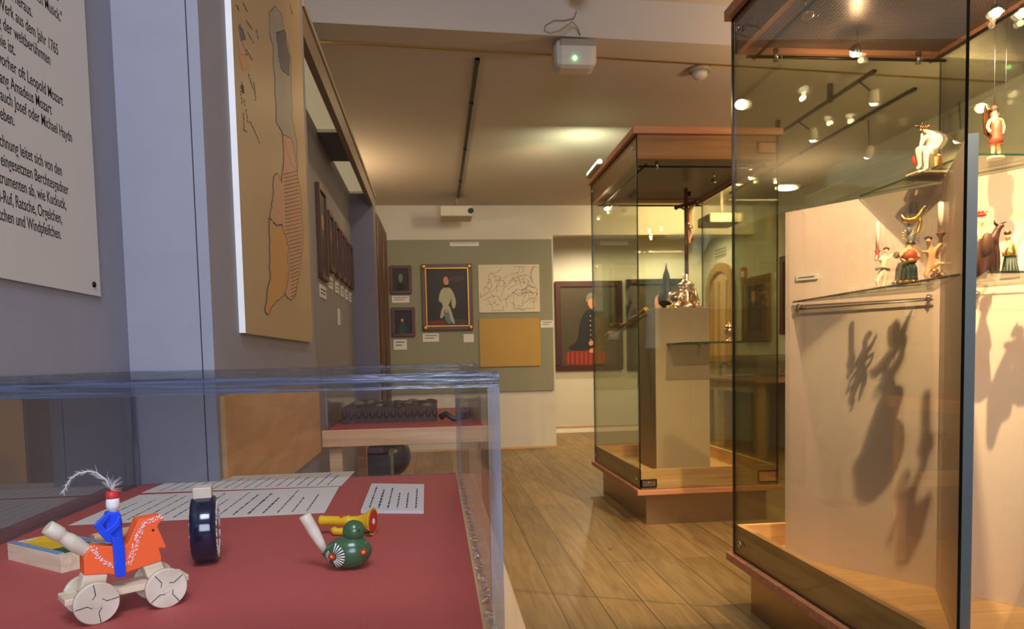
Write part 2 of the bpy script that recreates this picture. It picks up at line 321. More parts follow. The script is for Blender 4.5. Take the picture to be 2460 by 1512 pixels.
# display partition on the left: first panel, projecting block, recess, pier
struct('wall_left_near', MB().box(-.60, -.511, -2.4, 1.28, 0, 2.10, 'grey_wall'))
mb = MB().box(-.60, -.3945, 1.28, 2.33, 0, 2.10, 'grey_wall').box(-.3925, -.374, 1.28, 2.33, 0, 2.10, 'grey_wall').box(-.3945, -.3925, 1.284, 2.33, 0, 2.10, 'black_plastic')
struct('wall_left_block', mb)
struct('wall_left_recess', MB().box(-.60, -.52, 2.33, 5.0, 0, 2.12, 'grey_wall'))
struct('wall_left_pier', MB().box(-.52, -.374, 4.80, 5.0, 0, 2.10, 'pier_grey'))
mb = MB().box(-.400, -.374, 2.33, 4.80, 2.0, 2.11, 'rail_grey'); mb.box(-.376, -.368, 2.33, 5.0, 2.085, 2.105, 'device_grey'); struct('trim_3', mb)
struct('trim_4', MB().box(-.52, -.40, 3.53, 3.98, 2.06, 2.10, 'trim_blue'))
struct('trim_5', MB().box(-.374, -.366, 1.30, 2.32, .72, .945, 'ochre_wood'))
for i, (a, b, lb) in enumerate(((2.36, 3.53, 'cream glowing panel added above the recess, nearer of the two'), (3.98, 4.78, 'cream glowing panel added above the recess beside the blue pier, farther of the two'))):
    t = thing('recess_glow', lb, 'light', (-.46, (a+b)/2, 2.07), 0, 'added glowing panels above the recess')
    MB().box(-.519, -.401, a+.003, b-.003, 2.085, 2.095, 'glow_sheet').build('glow_sheet', t)  # glowing sheet added in the open cell to light the recess
    MB().box(-.519, -.401, a+.003, a+.012, 2.07, 2.098, 'white_paint').build('frame_bar', t); MB().box(-.519, -.401, b-.012, b-.003, 2.07, 2.098, 'white_paint').build('frame_bar', t)
# arched doorway in the right wall
def arch_pts(y0, y1, z0, zs, zt, x, n=14):
    c = (y0+y1)/2; r = (y1-y0)/2; pts = [(x, y0, z0)]
    for i in range(n+1):
        a = math.pi*i/n; pts.append((x, c-r*math.cos(a), zs+(zt-zs)*math.sin(a)))
    pts.append((x, y1, z0)); return pts
def arch_frame(mb, y0, y1, zs, zt, wd, x, dx, m):
    o = arch_pts(y0, y1, 0, zs, zt, x); i = arch_pts(y0+wd, y1-wd, 0, zs, zt-wd, x)
    for k in range(len(o)-1): mb.prism([o[k], o[k+1], i[k+1], i[k]], (dx, 0, 0), m)
    return mb
dr = arch_frame(MB(), 8.40, 9.25, 1.78, 2.13, .10, XR-.05, .05, 'door_wood').build('door_1', None); dr['kind'] = 'structure'
MB().prism(arch_pts(8.50, 9.15, 0, 1.78, 2.03, XR-.012), (.012, 0, 0), 'birch').build('door_leaf', dr)
mb = MB()
for k in (8.62, 8.86, 9.05): mb.box(XR-.022, XR-.012, k, k+.05, .1, 1.9, 'door_wood')
mb.build('door_slat', dr)

# ================================================================== LEFT WALL: TEXT PANEL AND MAP
t = thing('information_board', 'white information panel with black text lines on the near grey wall', 'sign', (-.511, .82, 1.108))
MB().box(-.5108, -.5065, .30, 1.177, 1.108, 1.80, 'board_white').build('board', t)
LINES = [((141, 12), 'ne'), ((150, 52), 'den Musick."'), ((79, 50), 'ch heraus.'), ((141, 141), 'Werk aus dem Jahr 1765'), ((122, 163), 'ng der weltberühmten'), ((38, 142), 'nie ist.'), ((152, 261), 'be vorher oft Leopold Mozart'), ((125, 283), 'gang Amadeus Mozart'), ((174, 347), 'l auch Josef oder Michael Haydn'), ((36, 309), 'rieben.'), ((150, 428), 'eichnung leitet sich von den'), ((165, 473), 'k eingesetzten Berchtesgadner'), ((160, 508), 'nstrumenten ab, wie Kuckuck,'), ((150, 542), 'el-Ruf, Ratsche, Orgelchen,'), ((148, 578), 'petchen und Windpfeifchen.')]
zs = [1.508, 1.482, 1.454, 1.431, 1.409, 1.387, 1.3645, 1.342, 1.3205, 1.298, 1.265, 1.2425, 1.2205, 1.1985, 1.1765]
for ((px, py), s), z in zip(LINES, zs):
    p = at(px, py, 'X', -.5064); tx = text('lettering', s, .0215, 'text_black', t, (-.5064, p.y, z), (0, 1, 0), (0, 0, 1), 'RIGHT', .64, .0001, .0001)
MB().lathe(tuple(at(225, 684, 'X', -.5065)), (1, 0, 0), [(0, .0045), (.002, .0042), (.003, .002)], 'dark_metal', 12).build('screw', t)

def poly(mb, pts, x, m, th=.0006, f=None):
    mb.prism([f(*p) for p in pts], (th, 0, 0), m)
t = thing('map_board', 'tall buff board with a coloured hand-drawn map of a territory, on the wall edge', 'map', (-.37, 1.8, 1.06))
XM = -.362
MB().box(-.3738, XM, 1.447, 2.215, 1.06, 2.06, 'map_buff', 'white_paint').build('board', t)
def mpt(zx, zy):                       # reads a point of the map on the plane of the board
    p = at(520+zx/1.6796, zy/1.68, 'X', XM); return Vector((XM+.0002, min(2.212, p.y), p.z))
R_ = {'map_grey': ([(235, 25), (262, 60), (270, 120), (300, 230), (303, 480), (322, 560), (325, 690), (300, 660), (265, 540), (240, 490), (228, 200), (212, 120), (215, 45)], .0002),
      'map_slate': ([(240, 130), (272, 120), (294, 230), (292, 305), (262, 280), (248, 230)], .0006),
      'map_pink': ([(265, 540), (300, 560), (325, 690), (340, 800), (348, 960), (338, 1080), (318, 1190), (300, 1215), (275, 1185), (290, 1000), (262, 905), (240, 910), (215, 880), (225, 810), (230, 715), (245, 700), (262, 740), (270, 640)], .0004),
      'map_orange': ([(210, 880), (240, 912), (265, 908), (290, 1000), (285, 1140), (272, 1190), (240, 1215), (220, 1240), (205, 1272), (195, 1262), (202, 1180), (215, 1130), (212, 1000)], .0008)}
random.seed(21)
def ragged(pts, n=5, j=3.2):
    q = []
    for i in range(len(pts)):
        a = pts[i]; b = pts[(i+1) % len(pts)]
        for k in range(n): q.append((a[0]+(b[0]-a[0])*k/n+random.uniform(-j, j)*(k > 0), a[1]+(b[1]-a[1])*k/n+random.uniform(-j, j)*(k > 0)))
    return q
for nm, (pts, lift) in R_.items():
    pts = ragged(pts)
    mb = MB(); q = [mpt(*p)+Vector((lift, 0, 0)) for p in pts]; mb.prism(q, (.0003, 0, 0), nm); mb.tube(q+[q[0]], .0009, 'ink', 4); mb.build('map_area', t)
mb = MB()
for k in range(34):                    # hatching of the pink land
    y = 690+k*15; a = mpt(268+k*.6+(12 if k > 16 else 0), y+14)+Vector((.0013, 0, 0)); b = mpt(326+min(k, 16)*1.0-max(0, k-20)*1.6, y)+Vector((.0013, 0, 0)); mb.tube([a, b], .0006, 'ink', 3)
mb.build('hatching', t)
mb = MB()
for c, pts in (('map_slate', [(88, 100), (105, 115), (118, 160), (98, 165)]), ('map_pink', [(82, 165), (104, 165), (120, 215), (96, 222)]), ('map_orange', [(88, 222), (112, 228), (130, 275), (104, 282)]), ('hair_brown', [(98, 340), (108, 345), (112, 378), (103, 372)])):
    mb.prism([mpt(*p)+Vector((.0002, 0, 0)) for p in pts], (.0003, 0, 0), c)
mb.build('legend_swatch', t)
random.seed(3)
for (x0, y0, dx, dy, n) in [(80, 20, 10, 22, 6), (105, 10, 22, 40, 5), (118, 80, 26, 40, 5), (125, 130, 24, 45, 5), (120, 200, 26, 48, 5), (102, 330, 6, 50, 4), (128, 300, 20, 60, 6), (110, 400, 6, 30, 3), (118, 440, 10, 60, 4), (135, 490, 40, 90, 7), (108, 520, 16, 14, 2), (295, 20, 12, 40, 4), (92, 95, 22, 60, 6), (98, 165, 26, 60, 6), (95, 350, 8, 70, 5), (150, 330, 8, 80, 6), (108, 455, 4, 80, 6), (160, 120, 8, 40, 4)]:
    mb = MB()
    for k in range(n):                 # handwriting: small wavy strokes
        f = k/n; g = (k+.75)/n; pts = []
        for j in range(5):
            u = f+(g-f)*j/4; pts.append(mpt(x0+dx*u+random.uniform(-1.5, 1.5), y0+dy*u+random.uniform(-2.5, 2.5))+Vector((.0004, 0, 0)))
        mb.tube(pts, .0006, 'ink', 3)
    mb.build('handwriting', t)

# portraits with captions in the recess
PT = [(3.40, 3.62, 1.385, 1.815), (3.70, 3.86, 1.455, 1.752), (3.95, 4.10, 1.455, 1.742), (4.17, 4.31, 1.455, 1.735), (4.37, 4.51, 1.455, 1.728), (4.57, 4.71, 1.455, 1.724)]
ORD = ['largest and nearest', 'second', 'third', 'fourth', 'fifth', 'farthest, beside the blue pier']
for i, (a, b, z0, z1) in enumerate(PT):
    lb = 'small brown-framed dark portrait in the recess row, '+(ORD[i] if i in (0, 5) else ORD[i]+' counting away from the map')
    t = thing('framed_portrait', lb, 'picture', (-.52, (a+b)/2, z0), 0, 'portraits in the recess')
    f = .022; mb = MB(); x0, x1 = -.5198, -.500
    mb.box(x0, x1, a, b, z0, z0+f, 'frame_brown').box(x0, x1, a, b, z1-f, z1, 'frame_brown').box(x0, x1, a, a+f, z0+f, z1-f, 'frame_brown').box(x0, x1, b-f, b, z0+f, z1-f, 'frame_brown'); mb.build('frame', t, .003)
    mb = MB().box(x0, -.508, a+f, b-f, z0+f, z1-f, 'canvas_dark' if i % 2 == 0 else 'canvas_olive'); cy = (a+b)/2; cz = (z0+z1)/2; s = (z1-z0)
    mb.ball((-.508, cy, cz+.12*s), (.002, .07*s, .09*s), 'face', 10).ball((-.508, cy, cz-.18*s), (.0018, .15*s, .2*s), 'uniform', 10); mb.build('canvas', t)
    zc = z0-.085; single('caption_card', MB().box(-.5199, -.516, a+.02, b-.02, zc, zc+.06, 'panel_white').box(-.516, -.5157, a+.03, b-.03, zc+.035, zc+.042, 'ink').box(-.516, -.5157, a+.03, b-.05, zc+.018, zc+.024, 'ink'),
           'white caption card under the '+('largest, nearest' if i == 0 else 'farthest' if i == 5 else ORD[i])+' recess portrait', 'label', 'caption cards in the recess')
single('caption_card', MB().box(-.5199, -.516, 4.02, 4.10, 1.20, 1.29, 'panel_white'), 'small pale card standing alone below the row of recess captions', 'label')

# ================================================================== BACK WALL
YB = 7.93
def bp(x, y, Y=None): return at(x, y, 'Y', (YB-.03) if Y is None else Y)
single('exhibit_panel', MB().box(-.60, 1.31-.02, YB-.03, YB-.001, .64, 2.285, 'exhibit_grey'), 'large grey-green exhibit panel hung on the back wall', 'panel')
def frame_pic(name, label, cat, x0, x1, z0, z1, yb, f, th, fm, cm, deco=None, group=None, corners=None):
    t = thing(name, label, cat, ((x0+x1)/2, yb, z0), 0, group); y0 = yb-th
    mb = MB().box(x0, x1, y0, yb, z0, z0+f, fm).box(x0, x1, y0, yb, z1-f, z1, fm).box(x0, x0+f, y0, yb, z0+f, z1-f, fm).box(x1-f, x1, y0, yb, z0+f, z1-f, fm)
    g = f*.25
    if corners:
        mb.box(x0+f-g, x1-f+g, y0-.004, y0, z0+f-g, z0+f, corners).box(x0+f-g, x1-f+g, y0-.004, y0, z1-f, z1-f+g, corners).box(x0+f-g, x0+f, y0-.004, y0, z0+f, z1-f, corners).box(x1-f, x1-f+g, y0-.004, y0, z0+f, z1-f, corners)
    mb.build('frame', t, .004)
    if corners:
        for cx in (x0+f/2, x1-f/2):
            for cz in (z0+f/2, z1-f/2): MB().ball((cx, y0-.003, cz), (f*.55, .008, f*.55), corners, 10).build('corner_ornament', t)
    mb = MB().box(x0+f, x1-f, yb-th*.5, yb, z0+f, z1-f, cm)
    if deco: deco(mb, yb-th*.5, lambda u, v: (x0+f+(x1-x0-2*f)*u, z0+f+(z1-z0-2*f)*v))
    mb.build('canvas', t); return t
def pp(mb, y, P, pts, m, k=1):
    mb.prism([(P(*p)[0], y-.0015*k, P(*p)[1]) for p in pts], (0, .0012, 0), m)
def smooth_poly(pts, n=3):
    for _ in range(n-1):
        q = []
        for i in range(len(pts)):
            a = pts[i]; b = pts[(i+1) % len(pts)]; q += [(a[0]*.75+b[0]*.25, a[1]*.75+b[1]*.25), (a[0]*.25+b[0]*.75, a[1]*.25+b[1]*.75)]
        pts = q
    return pts
def sp(mb, y, P, pts, m, k=1): pp(mb, y, P, smooth_poly(pts), m, k)
def officer(mb, y, P):
    sp(mb, y, P, [(0, 0), (1, 0), (1, .12), (0, .10)], 'canvas_olive', 1); sp(mb, y, P, [(.02, .02), (.45, .02), (.45, .08), (.05, .09)], 'cloth_red', 2)
    sp(mb, y, P, [(.52, .76), (.95, .80), (.90, .88), (.60, .86)], 'dark_wood_red', 1)
    sp(mb, y, P, [(.28, .42), (.32, .60), (.42, .68), (.56, .68), (.66, .58), (.72, .40), (.66, .28), (.60, .34), (.60, .50), (.54, .36), (.40, .30), (.36, .42)], 'coat_white', 2)
    sp(mb, y, P, [(.36, .30), (.30, .12), (.38, .14), (.48, .28), (.60, .04), (.68, .02), (.60, .22), (.55, .36), (.40, .36)], 'coat_white', 3)
    sp(mb, y, P, [(.38, .28), (.46, .04), (.60, .02), (.54, .20), (.50, .28)], 'robe_blue', 4)
    sp(mb, y, P, [(.40, .84), (.50, .88), (.55, .78), (.52, .70), (.44, .70)], 'face', 4); sp(mb, y, P, [(.41, .72), (.56, .72), (.55, .67), (.43, .67)], 'uniform', 5)
    sp(mb, y, P, [(.42, .26), (.50, .30), (.52, .24), (.46, .22)], 'face', 5)
a, b = bp(1012, 637), bp(1136, 793)
frame_pic('framed_portrait', 'portrait of an officer in a pale coat, gold-cornered frame on the grey panel', 'picture', -.126, .412, 1.317, 2.022, YB-.03, .05, .035, 'frame_brown', 'canvas_dark', officer, None, 'old_gold')
def head_only(mb, y, P):
    sp(mb, y, P, [(.35, .75), (.60, .78), (.66, .55), (.55, .36), (.38, .40)], 'robe_grey', 1); sp(mb, y, P, [(.2, .0), (.8, .0), (.68, .34), (.34, .36)], 'uniform', 2)
def head_low(mb, y, P):
    sp(mb, y, P, [(.32, .62), (.50, .66), (.52, .52), (.42, .48)], 'face', 2); sp(mb, y, P, [(.15, .0), (.75, .0), (.62, .46), (.3, .5)], 'robe_green', 1)
frame_pic('framed_portrait', 'small dark portrait of a grey-wigged head, upper left of the big officer portrait', 'picture', -.46, -.236, 1.712, 2.012, YB-.03, .032, .03, 'frame_brown', 'canvas_dark', head_only)
frame_pic('framed_portrait', 'small dark portrait, lower of the pair left of the big officer portrait', 'picture', -.455, -.211, 1.257, 1.569, YB-.03, .034, .03, 'frame_brown', 'canvas_dark', head_low)
t = thing('drawn_map', 'white sheet with a line-drawn map, above the yellow board', 'map', (.815, YB-.03, 1.5))
MB().box(.483, 1.147, YB-.045, YB-.03, 1.50, 2.013, 'drawing_white').build('sheet', t)
mb = MB(); random.seed(11)
for k in range(44):
    x = random.uniform(.53, 1.05); z = random.uniform(1.55, 1.95); pts = []; an = random.uniform(-.5, .5)
    for j in range(random.randint(5, 14)):
        pts.append((x, YB-.0455, z)); an += random.uniform(-.9, .9); x = min(1.12, max(.5, x+.022*math.cos(an))); z = min(1.99, max(1.52, z+.022*math.sin(an)))
    mb.tube(pts, .0018, 'ink' if k % 4 else 'robe_red', 4)
mb.tube([(.86, YB-.0455, 1.53), (.86, YB-.0455, 1.70), (1.06, YB-.0455, 1.71), (1.09, YB-.0455, 1.54), (.86, YB-.0455, 1.53)], .0018, 'ink', 4); mb.build('drawing_lines', t)
single('yellow_board', MB().box(.478, 1.145, YB-.05, YB-.03, .911, 1.434, 'yellow_board'), 'plain ochre-yellow wooden board below the line-drawn map', 'board', None, .003)
def card(x0, y0, x1, y1, label, lines=2, dot=False):
    a = bp(x0, y1); b = bp(x1, y0); mb = MB().box(a.x, b.x, YB-.036, YB-.03, a.z, b.z, 'panel_white')
    h = b.z-a.z
    for i in range(lines):
        z = b.z-h*(.3+.3*i); mb.box(a.x+.02, b.x-.02-.03*i, YB-.0365, YB-.036, z, z+h*.09, 'ink')
    return single('caption_card', mb, label, 'label')
card(1081, 582, 1150, 592, 'narrow white title strip at the top of the grey panel', 1)
card(942, 711, 983, 728, 'white caption card between the two small portraits')
card(946, 816, 977, 841, 'white caption card under the lower small portrait')
card(1016, 801, 1054, 822, 'white caption card under the left corner of the officer portrait')
card(1114, 803, 1138, 823, 'small square white card under the right corner of the officer portrait', 0)
card(1299, 770, 1330, 788, 'white caption card at the right edge of the grey panel beside the yellow board')
# far wall
def seated(mb, y, P):
    sp(mb, y, P, [(.02, 0), (.8, 0), (.85, .16), (.1, .22)], 'cloth_red', 1)
    for k in range(9): sp(mb, y, P, [(.1+k*.08, .0), (.13+k*.08, 0), (.135+k*.08, .17), (.105+k*.08, .18)], 'robe_red', 2)
    sp(mb, y, P, [(.08, .22), (.3, .30), (.32, .50), (.40, .66), (.50, .72), (.66, .66), (.74, .48), (.72, .26), (.56, .20), (.3, .18)], 'uniform', 3)
    sp(mb, y, P, [(.48, .86), (.60, .86), (.62, .76), (.55, .70), (.48, .76)], 'face', 4); sp(mb, y, P, [(.46, .90), (.58, .93), (.62, .86), (.50, .84), (.44, .78)], 'robe_grey', 5)
    sp(mb, y, P, [(.48, .30), (.56, .32), (.58, .26), (.5, .24)], 'face', 5); sp(mb, y, P, [(.49, .20), (.58, .22), (.58, .16), (.5, .15)], 'face', 5)
    for k in range(6): mb.ball((P(.52, .62-k*.06)[0], y-.009, P(.52, .62-k*.06)[1]), .012, 'silver', 8)
frame_pic('large_painting', 'large painting of a seated man in dark uniform at a red table, far wall', 'picture', 1.573, 2.464, .819, 1.988, 9.449, .07, .05, 'dark_wood_red', 'canvas_olive', seated, None)
def seated2(mb, y, P):
    sp(mb, y, P, [(.1, 0), (.9, 0), (.84, .5), (.6, .62), (.35, .60), (.15, .4)], 'uniform', 1); sp(mb, y, P, [(.46, .86), (.62, .88), (.66, .72), (.52, .64), (.44, .74)], 'face', 2)
    sp(mb, y, P, [(.1, .02), (.8, .02), (.7, .14), (.2, .16)], 'cloth_red', 3)
frame_pic('large_painting', 'large dark painting half hidden behind the crucifix, right of the seated man', 'picture', 2.524, 3.36, .805, 2.005, 9.449, .07, .05, 'canvas_dark', 'canvas_olive', seated2)
# right wall
def wall_pic(name, label, y0, y1, z0, z1, f, fm, cm, th=.05):
    t = thing(name, label, 'picture', (XR, (y0+y1)/2, z0)); x1 = XR-.001; x0 = x1-th
    MB().box(x0, x1, y0, y1, z0, z0+f, fm).box(x0, x1, y0, y1, z1-f, z1, fm).box(x0, x1, y0, y0+f, z0+f, z1-f, fm).box(x0, x1, y1-f, y1, z0+f, z1-f, fm).build('frame', t, .006)
    mb = MB().box(x0+.02, x1, y0+f, y1-f, z0+f, z1-f, cm); yc = (y0+y1)/2
    mb.ball((x0+.02, yc+.05, z0+(z1-z0)*.68), (.004, .05, .07), 'face', 10).ball((x0+.02, yc, z0+(z1-z0)*.40), (.003, .13, .16), 'uniform', 12); mb.build('canvas', t); return t
wall_pic('framed_portrait', 'dark portrait in a wide old-gold frame on the right wall beside the arched door', 7.49, 8.14, 1.14, 1.852, .10, 'old_gold', 'canvas_dark')
wall_pic('framed_portrait', 'brown-framed picture whose edge shows just beside the near display case panel', 6.60, 7.20, 1.18, 1.98, .06, 'frame_brown', 'canvas_dark')
mb = MB().box(XR-.012, XR-.001, 8.68, 9.03, 2.205, 2.325, 'device_white')
for k in range(3): mb.box(XR-.014, XR-.012, 8.70, 9.01, 2.218+k*.038, 2.234+k*.038, 'robe_grey')
single('vent_grille', mb, 'small grey three-bar grille above the arched door', 'vent')
single('red_sign', MB().box(XR-.02, XR-.001, 8.10, 8.235, 1.84, 1.99, 'extinguisher_red').box(XR-.022, XR-.02, 8.13, 8.205, 1.88, 1.95, 'white_paint'), 'small red sign on the right wall beside the arched door', 'sign')

# ================================================================== FOREGROUND TABLE AND ITS COVER
ZT = .80
t = thing('display_table', 'birch display table with a dark red top, nearest the camera', 'table', (-.22, .88, 0))
MB().box(-.5105, .062, .42, 1.279, .755, .7985, 'birch_y').build('table_top', t, .002)
MB().box(-.5105, .0295, .43, 1.279, .7985, ZT, 'red_felt').build('red_surface', t)
MB().box(.03, .055, .44, 1.27, .66, .755, 'birch_y').box(-.50, .03, 1.25, 1.27, .66, .755, 'birch').build('apron', t)
for x in (-.48, .01):
    for y in (.45, 1.21): MB().box(x, x+.045, y, y+.045, 0, .755, 'birch').build('leg', t)
t = thing('acrylic_cover', 'clear acrylic cover box over the toys on the near red table', 'display cover', (-.22, .88, ZT))
zt = .992
MB().box(-.508, .040, .462, 1.277, zt-.010, zt, 'acrylic', 'acrylic_edge_flat').build('top_pane', t)
MB().box(-.508, .032, .462, .470, ZT+.0003, zt-.0102, 'acrylic', 'acrylic_edge').build('front_pane', t)
MB().box(-.508, .032, 1.269, 1.277, ZT+.0003, zt-.0102, 'acrylic', 'acrylic_edge').build('back_pane', t)
MB().box(.0322, .040, .462, 1.277, ZT+.0003, zt-.0102, 'acrylic', 'acrylic_edge').build('side_pane', t)
MB().box(-.508, -.5005, .4705, 1.2685, ZT+.0003, zt-.0102, 'acrylic', 'acrylic_edge').build('side_pane', t)

# ---- wooden horse whistle with rider
HU = Vector((.8, .6, 0)); HN = Vector((-.6, .8, 0)); HR = Vector((-.259, .615, ZT))
root = thing('toy_horse', 'orange wooden horse on pale wheels carrying a blue rider with a white feather', 'toy', HR, math.atan2(.6, .8))
def hp(zx, zy, off=0.0):
    p = atp(zx/3.67, 1100+zy/3.67, HR+HN*off, HN)-HR; return (p.dot(HU), p.z)
def hprism(pts, y0, y1, m, mb=None, sm=0):
    q = [hp(a, b, y0) for a, b in pts]
    if sm: q = smooth_poly(q, sm)
    return (mb or MB()).prism([(s, y0, z) for s, z in q], (0, y1-y0, 0), m)
hprism([(740, 900), (745, 1040), (950, 1025), (1040, 1040), (1110, 1018), (1260, 965), (1425, 912), (1425, 878), (1402, 800), (1460, 797), (1466, 782), (1390, 610), (1400, 585), (1446, 545), (1430, 508), (1225, 545), (1195, 610), (1130, 758), (1100, 785), (830, 780), (770, 830)], -.0075, .0075, 'orange_paint').build('body', root, .0012, True)
mb = MB(); random.seed(5)
for seg in ([(1430, 520), (1310, 560), (1240, 620), (1215, 720), (1180, 830), (1130, 950)], [(830, 800), (850, 870), (930, 930), (1000, 960)]):
    for i in range(len(seg)-1):
        (a, b), (c, d) = seg[i], seg[i+1]; n = int(math.hypot(c-a, d-b)/9)
        for k in range(n):
            f = k/n
            for _ in range(3):
                s, z = hp(a+(c-a)*f+random.uniform(-26, 26)*(abs(d-b)/(abs(c-a)+abs(d-b))+.25), b+(d-b)*f+random.uniform(-20, 20), -.0078)
                r = random.uniform(.0003, .0007); mb.ball((s, -.0077, z), (r, .0004, r*random.uniform(.6, 1.6)), random.choice(('pink_paint', 'white_paint', 'pink_paint')), 6)
mb.build('painted_mane', root, 0, True)
s, z = hp(1350, 640, -.0078); MB().ball((s, -.0076, z), (.0011, .0006, .0011), 'black_plastic', 12).build('eye', root, 0, True)
for pts in ([(740, 1038), (950, 1025), (928, 1165), (700, 1200)], [(1262, 962), (1422, 912), (1466, 1012), (1312, 1075)]):
    hprism(pts, -.0068, .0068, 'birch_pale').build('leg', root, .0008, True)
# board of the cart
zb = .0225
s0 = hp(575, 1290, -.014)[0]; s1 = hp(1665, 1060, -.012)[0]
MB().box(s0, s1, -.0125, .0125, zb-.0055, zb, 'birch_pale').build('cart_board', root, .0008, True)
ax = [hp(855, 1315, -.018), hp(1470, 1175, -.018)]; RW = .0163
for k, (s, z) in enumerate(ax):
    for sg in (-1, 1):
        wv = MB().lathe((s, sg*.0145, RW), (0, sg, 0), [(0, RW-.001), (.0006, RW), (.0042, RW), (.0048, RW-.0008)], 'wood_knob', 36).build('wheel', root, 0, True)
        if sg < 0:
            mb = MB()
            for q in range(4):
                a = math.pi/2*q+.12+.5*k; ca, sa = math.cos(a), math.sin(a); mb.tube([(s+ca*RW*.42, -.0194, RW+sa*RW*.42), (s+ca*RW*.95, -.0194, RW+sa*RW*.95)], .00035, 'ink', 5)
                mb.tube([(s+ca*RW*.42, -.0194, RW+sa*RW*.42), (s+math.cos(a+.6)*RW*.3, -.0194, RW+math.sin(a+.6)*RW*.3)], .0003, 'ink', 5)
            mb.lathe((s, -.0193, RW), (0, -1, 0), [(0, .0036), (.0004, .0034)], 'wood_knob', 16); g = mb.build('painted_spokes', wv, 0, True)
    MB().tube([(s, -.0145, RW), (s, .0145, RW)], .0018, 'wood_knob', 10).build('axle', root, 0, True)
# whistle handle behind
a = hp(415, 612); b = hp(815, 858); d = Vector((b[0]-a[0], 0, b[1]-a[1])); L = d.length
MB().lathe((a[0], 0, a[1]), d, [(0, .0052), (.0003, .0056), (L*.16, .0060), (L*.26, .0061), (L*.30, .0050), (L*.36, .0049), (L*.45, .0058), (L*.62, .0062), (L*.8, .0054), (L*.93, .0040), (L, .0032)], 'wood_knob', 24).build('whistle', root, 0, True)
# rider
rd = hprism([(945, 482), (1065, 482), (1082, 560), (1088, 760), (1000, 765), (955, 700), (925, 560)], -.0045, .0045, 'blue_paint').build('rider', root, .0015, True)
for sg in (-1, 1):
    hprism([(990, 700), (1085, 700), (1102, 800), (1110, 1050), (1022, 1056), (1000, 800)], sg*.0078 if sg > 0 else -.0112, sg*.0112 if sg > 0 else -.0078, 'blue_paint').build('rider_leg', rd, .0008, True)
hprism([(935, 495), (975, 520), (905, 600), (1000, 690), (1010, 765), (940, 740), (885, 680), (828, 600)], -.0072, -.0046, 'blue_paint').build('rider_arm', rd, .0008, True)
hprism([(1050, 500), (1075, 530), (1060, 610), (965, 690), (920, 650), (1010, 590)], -.0074, -.0047, 'blue_paint').build('rider_arm', rd, .0008, True)
hprism([(975, 500), (1040, 500), (1010, 620), (900, 660), (890, 610), (960, 570)], .0046, .0072, 'blue_paint').build('rider_arm', rd, .0008, True)
n = hp(1000, 485); hd = hp(992, 400); ht = hp(990, 350); hh = hp(988, 292)
MB().lathe((n[0], 0, n[1]), (hh[0]-n[0], 0, hh[1]-n[1]), [(0, .0032), (.0025, .0034), (.0034, .0046), (.0060, .0052), (.0095, .0050), (.0118, .0046)], 'white_paint', 20).build('rider_head', rd, 0, True)
MB().lathe((ht[0], 0, ht[1]-.0006), (hh[0]-ht[0], 0, hh[1]-ht[1]), [(0, .0048), (.0006, .0050), (.0052, .0046), (.0056, .0040)], 'red_paint', 20).build('rider_hat', rd, 0, True)
mb = MB()
fs = [hp(x, y) for x, y in ((985, 290), (930, 190), (850, 130), (770, 122), (690, 140), (620, 190), (580, 250), (558, 320))]
sp_ = [Vector((s, 0, z)) for s, z in fs]; mb.tube(sp_, [.0005, .0005, .0004, .0004, .0003, .0003, .0002, .0001], 'white_paint', 5)
random.seed(2)
for i in range(len(sp_)-1):
    for k in range(14):
        p = sp_[i].lerp(sp_[i+1], k/14); dr_ = (sp_[i+1]-sp_[i]).normalized(); sd = Vector((-dr_.z, 0, dr_.x))*random.choice((-1, 1)); ln = (.0022 if i > 1 else .0036)*random.uniform(.6, 1.3)
        mb.tube([p, p+(dr_*.8+sd*.5+Vector((0, random.uniform(-.5, .5), 0)))*ln*.6, p+(dr_*1.3+sd*.9)*ln], [.00013, .0001, .00005], 'white_paint', 3, False)
for k in range(46):
    a = random.uniform(-.3, 1.9); ln = random.uniform(.006, .0145); p = sp_[0]; q = p+Vector((math.cos(a)*ln*.8, random.uniform(-.5, .5)*ln, math.sin(a)*ln)); m_ = (p+q)/2+Vector((-.0015, 0, .001))
    mb.tube([p, m_, q], [.00014, .0001, .00004], 'white_paint', 3, False)
mb.build('feather_plume', rd, 0, True)

# ---- dark blue ratchet drum
D0 = Vector((-.2378, .757, ZT)); th_ = math.radians(12.5)
t = thing('toy_drum', 'dark blue glossy disc-shaped wooden toy standing on edge, pale block on top', 'toy', D0, th_)
R = .0338; hw = .0120
MB().lathe((-hw, 0, R), (1, 0, 0), [(0, R*.90), (.002, R*.97), (.005, R), (2*hw-.005, R), (2*hw-.002, R*.97), (2*hw, R*.90)], 'navy_gloss', 48).build('drum_body', t, 0, True)
for x in (hw+.0002, -hw-.0002):
    mb = MB()
    for k in range(14):
        a = k*2*math.pi/14; c = Vector((x, math.cos(a)*R*.72, R+math.sin(a)*R*.72)); pts = [c+Vector((0, math.cos(q)*.0042, math.sin(q)*.0042)) for q in [j*.9+a for j in range(7)]]
        mb.tube(pts, .0005, 'white_paint', 4)
        mb.ball(c, (.0005, .0012, .0012), 'orange_paint' if k % 3 == 0 else 'white_paint', 8)
    mb.build('painted_scrolls', t, 0, True)
MB().box(-.0095, .0080, -.008, .012, 2*R-.002, 2*R+.0095, 'wood_knob').build('handle_block', t, .001, True)

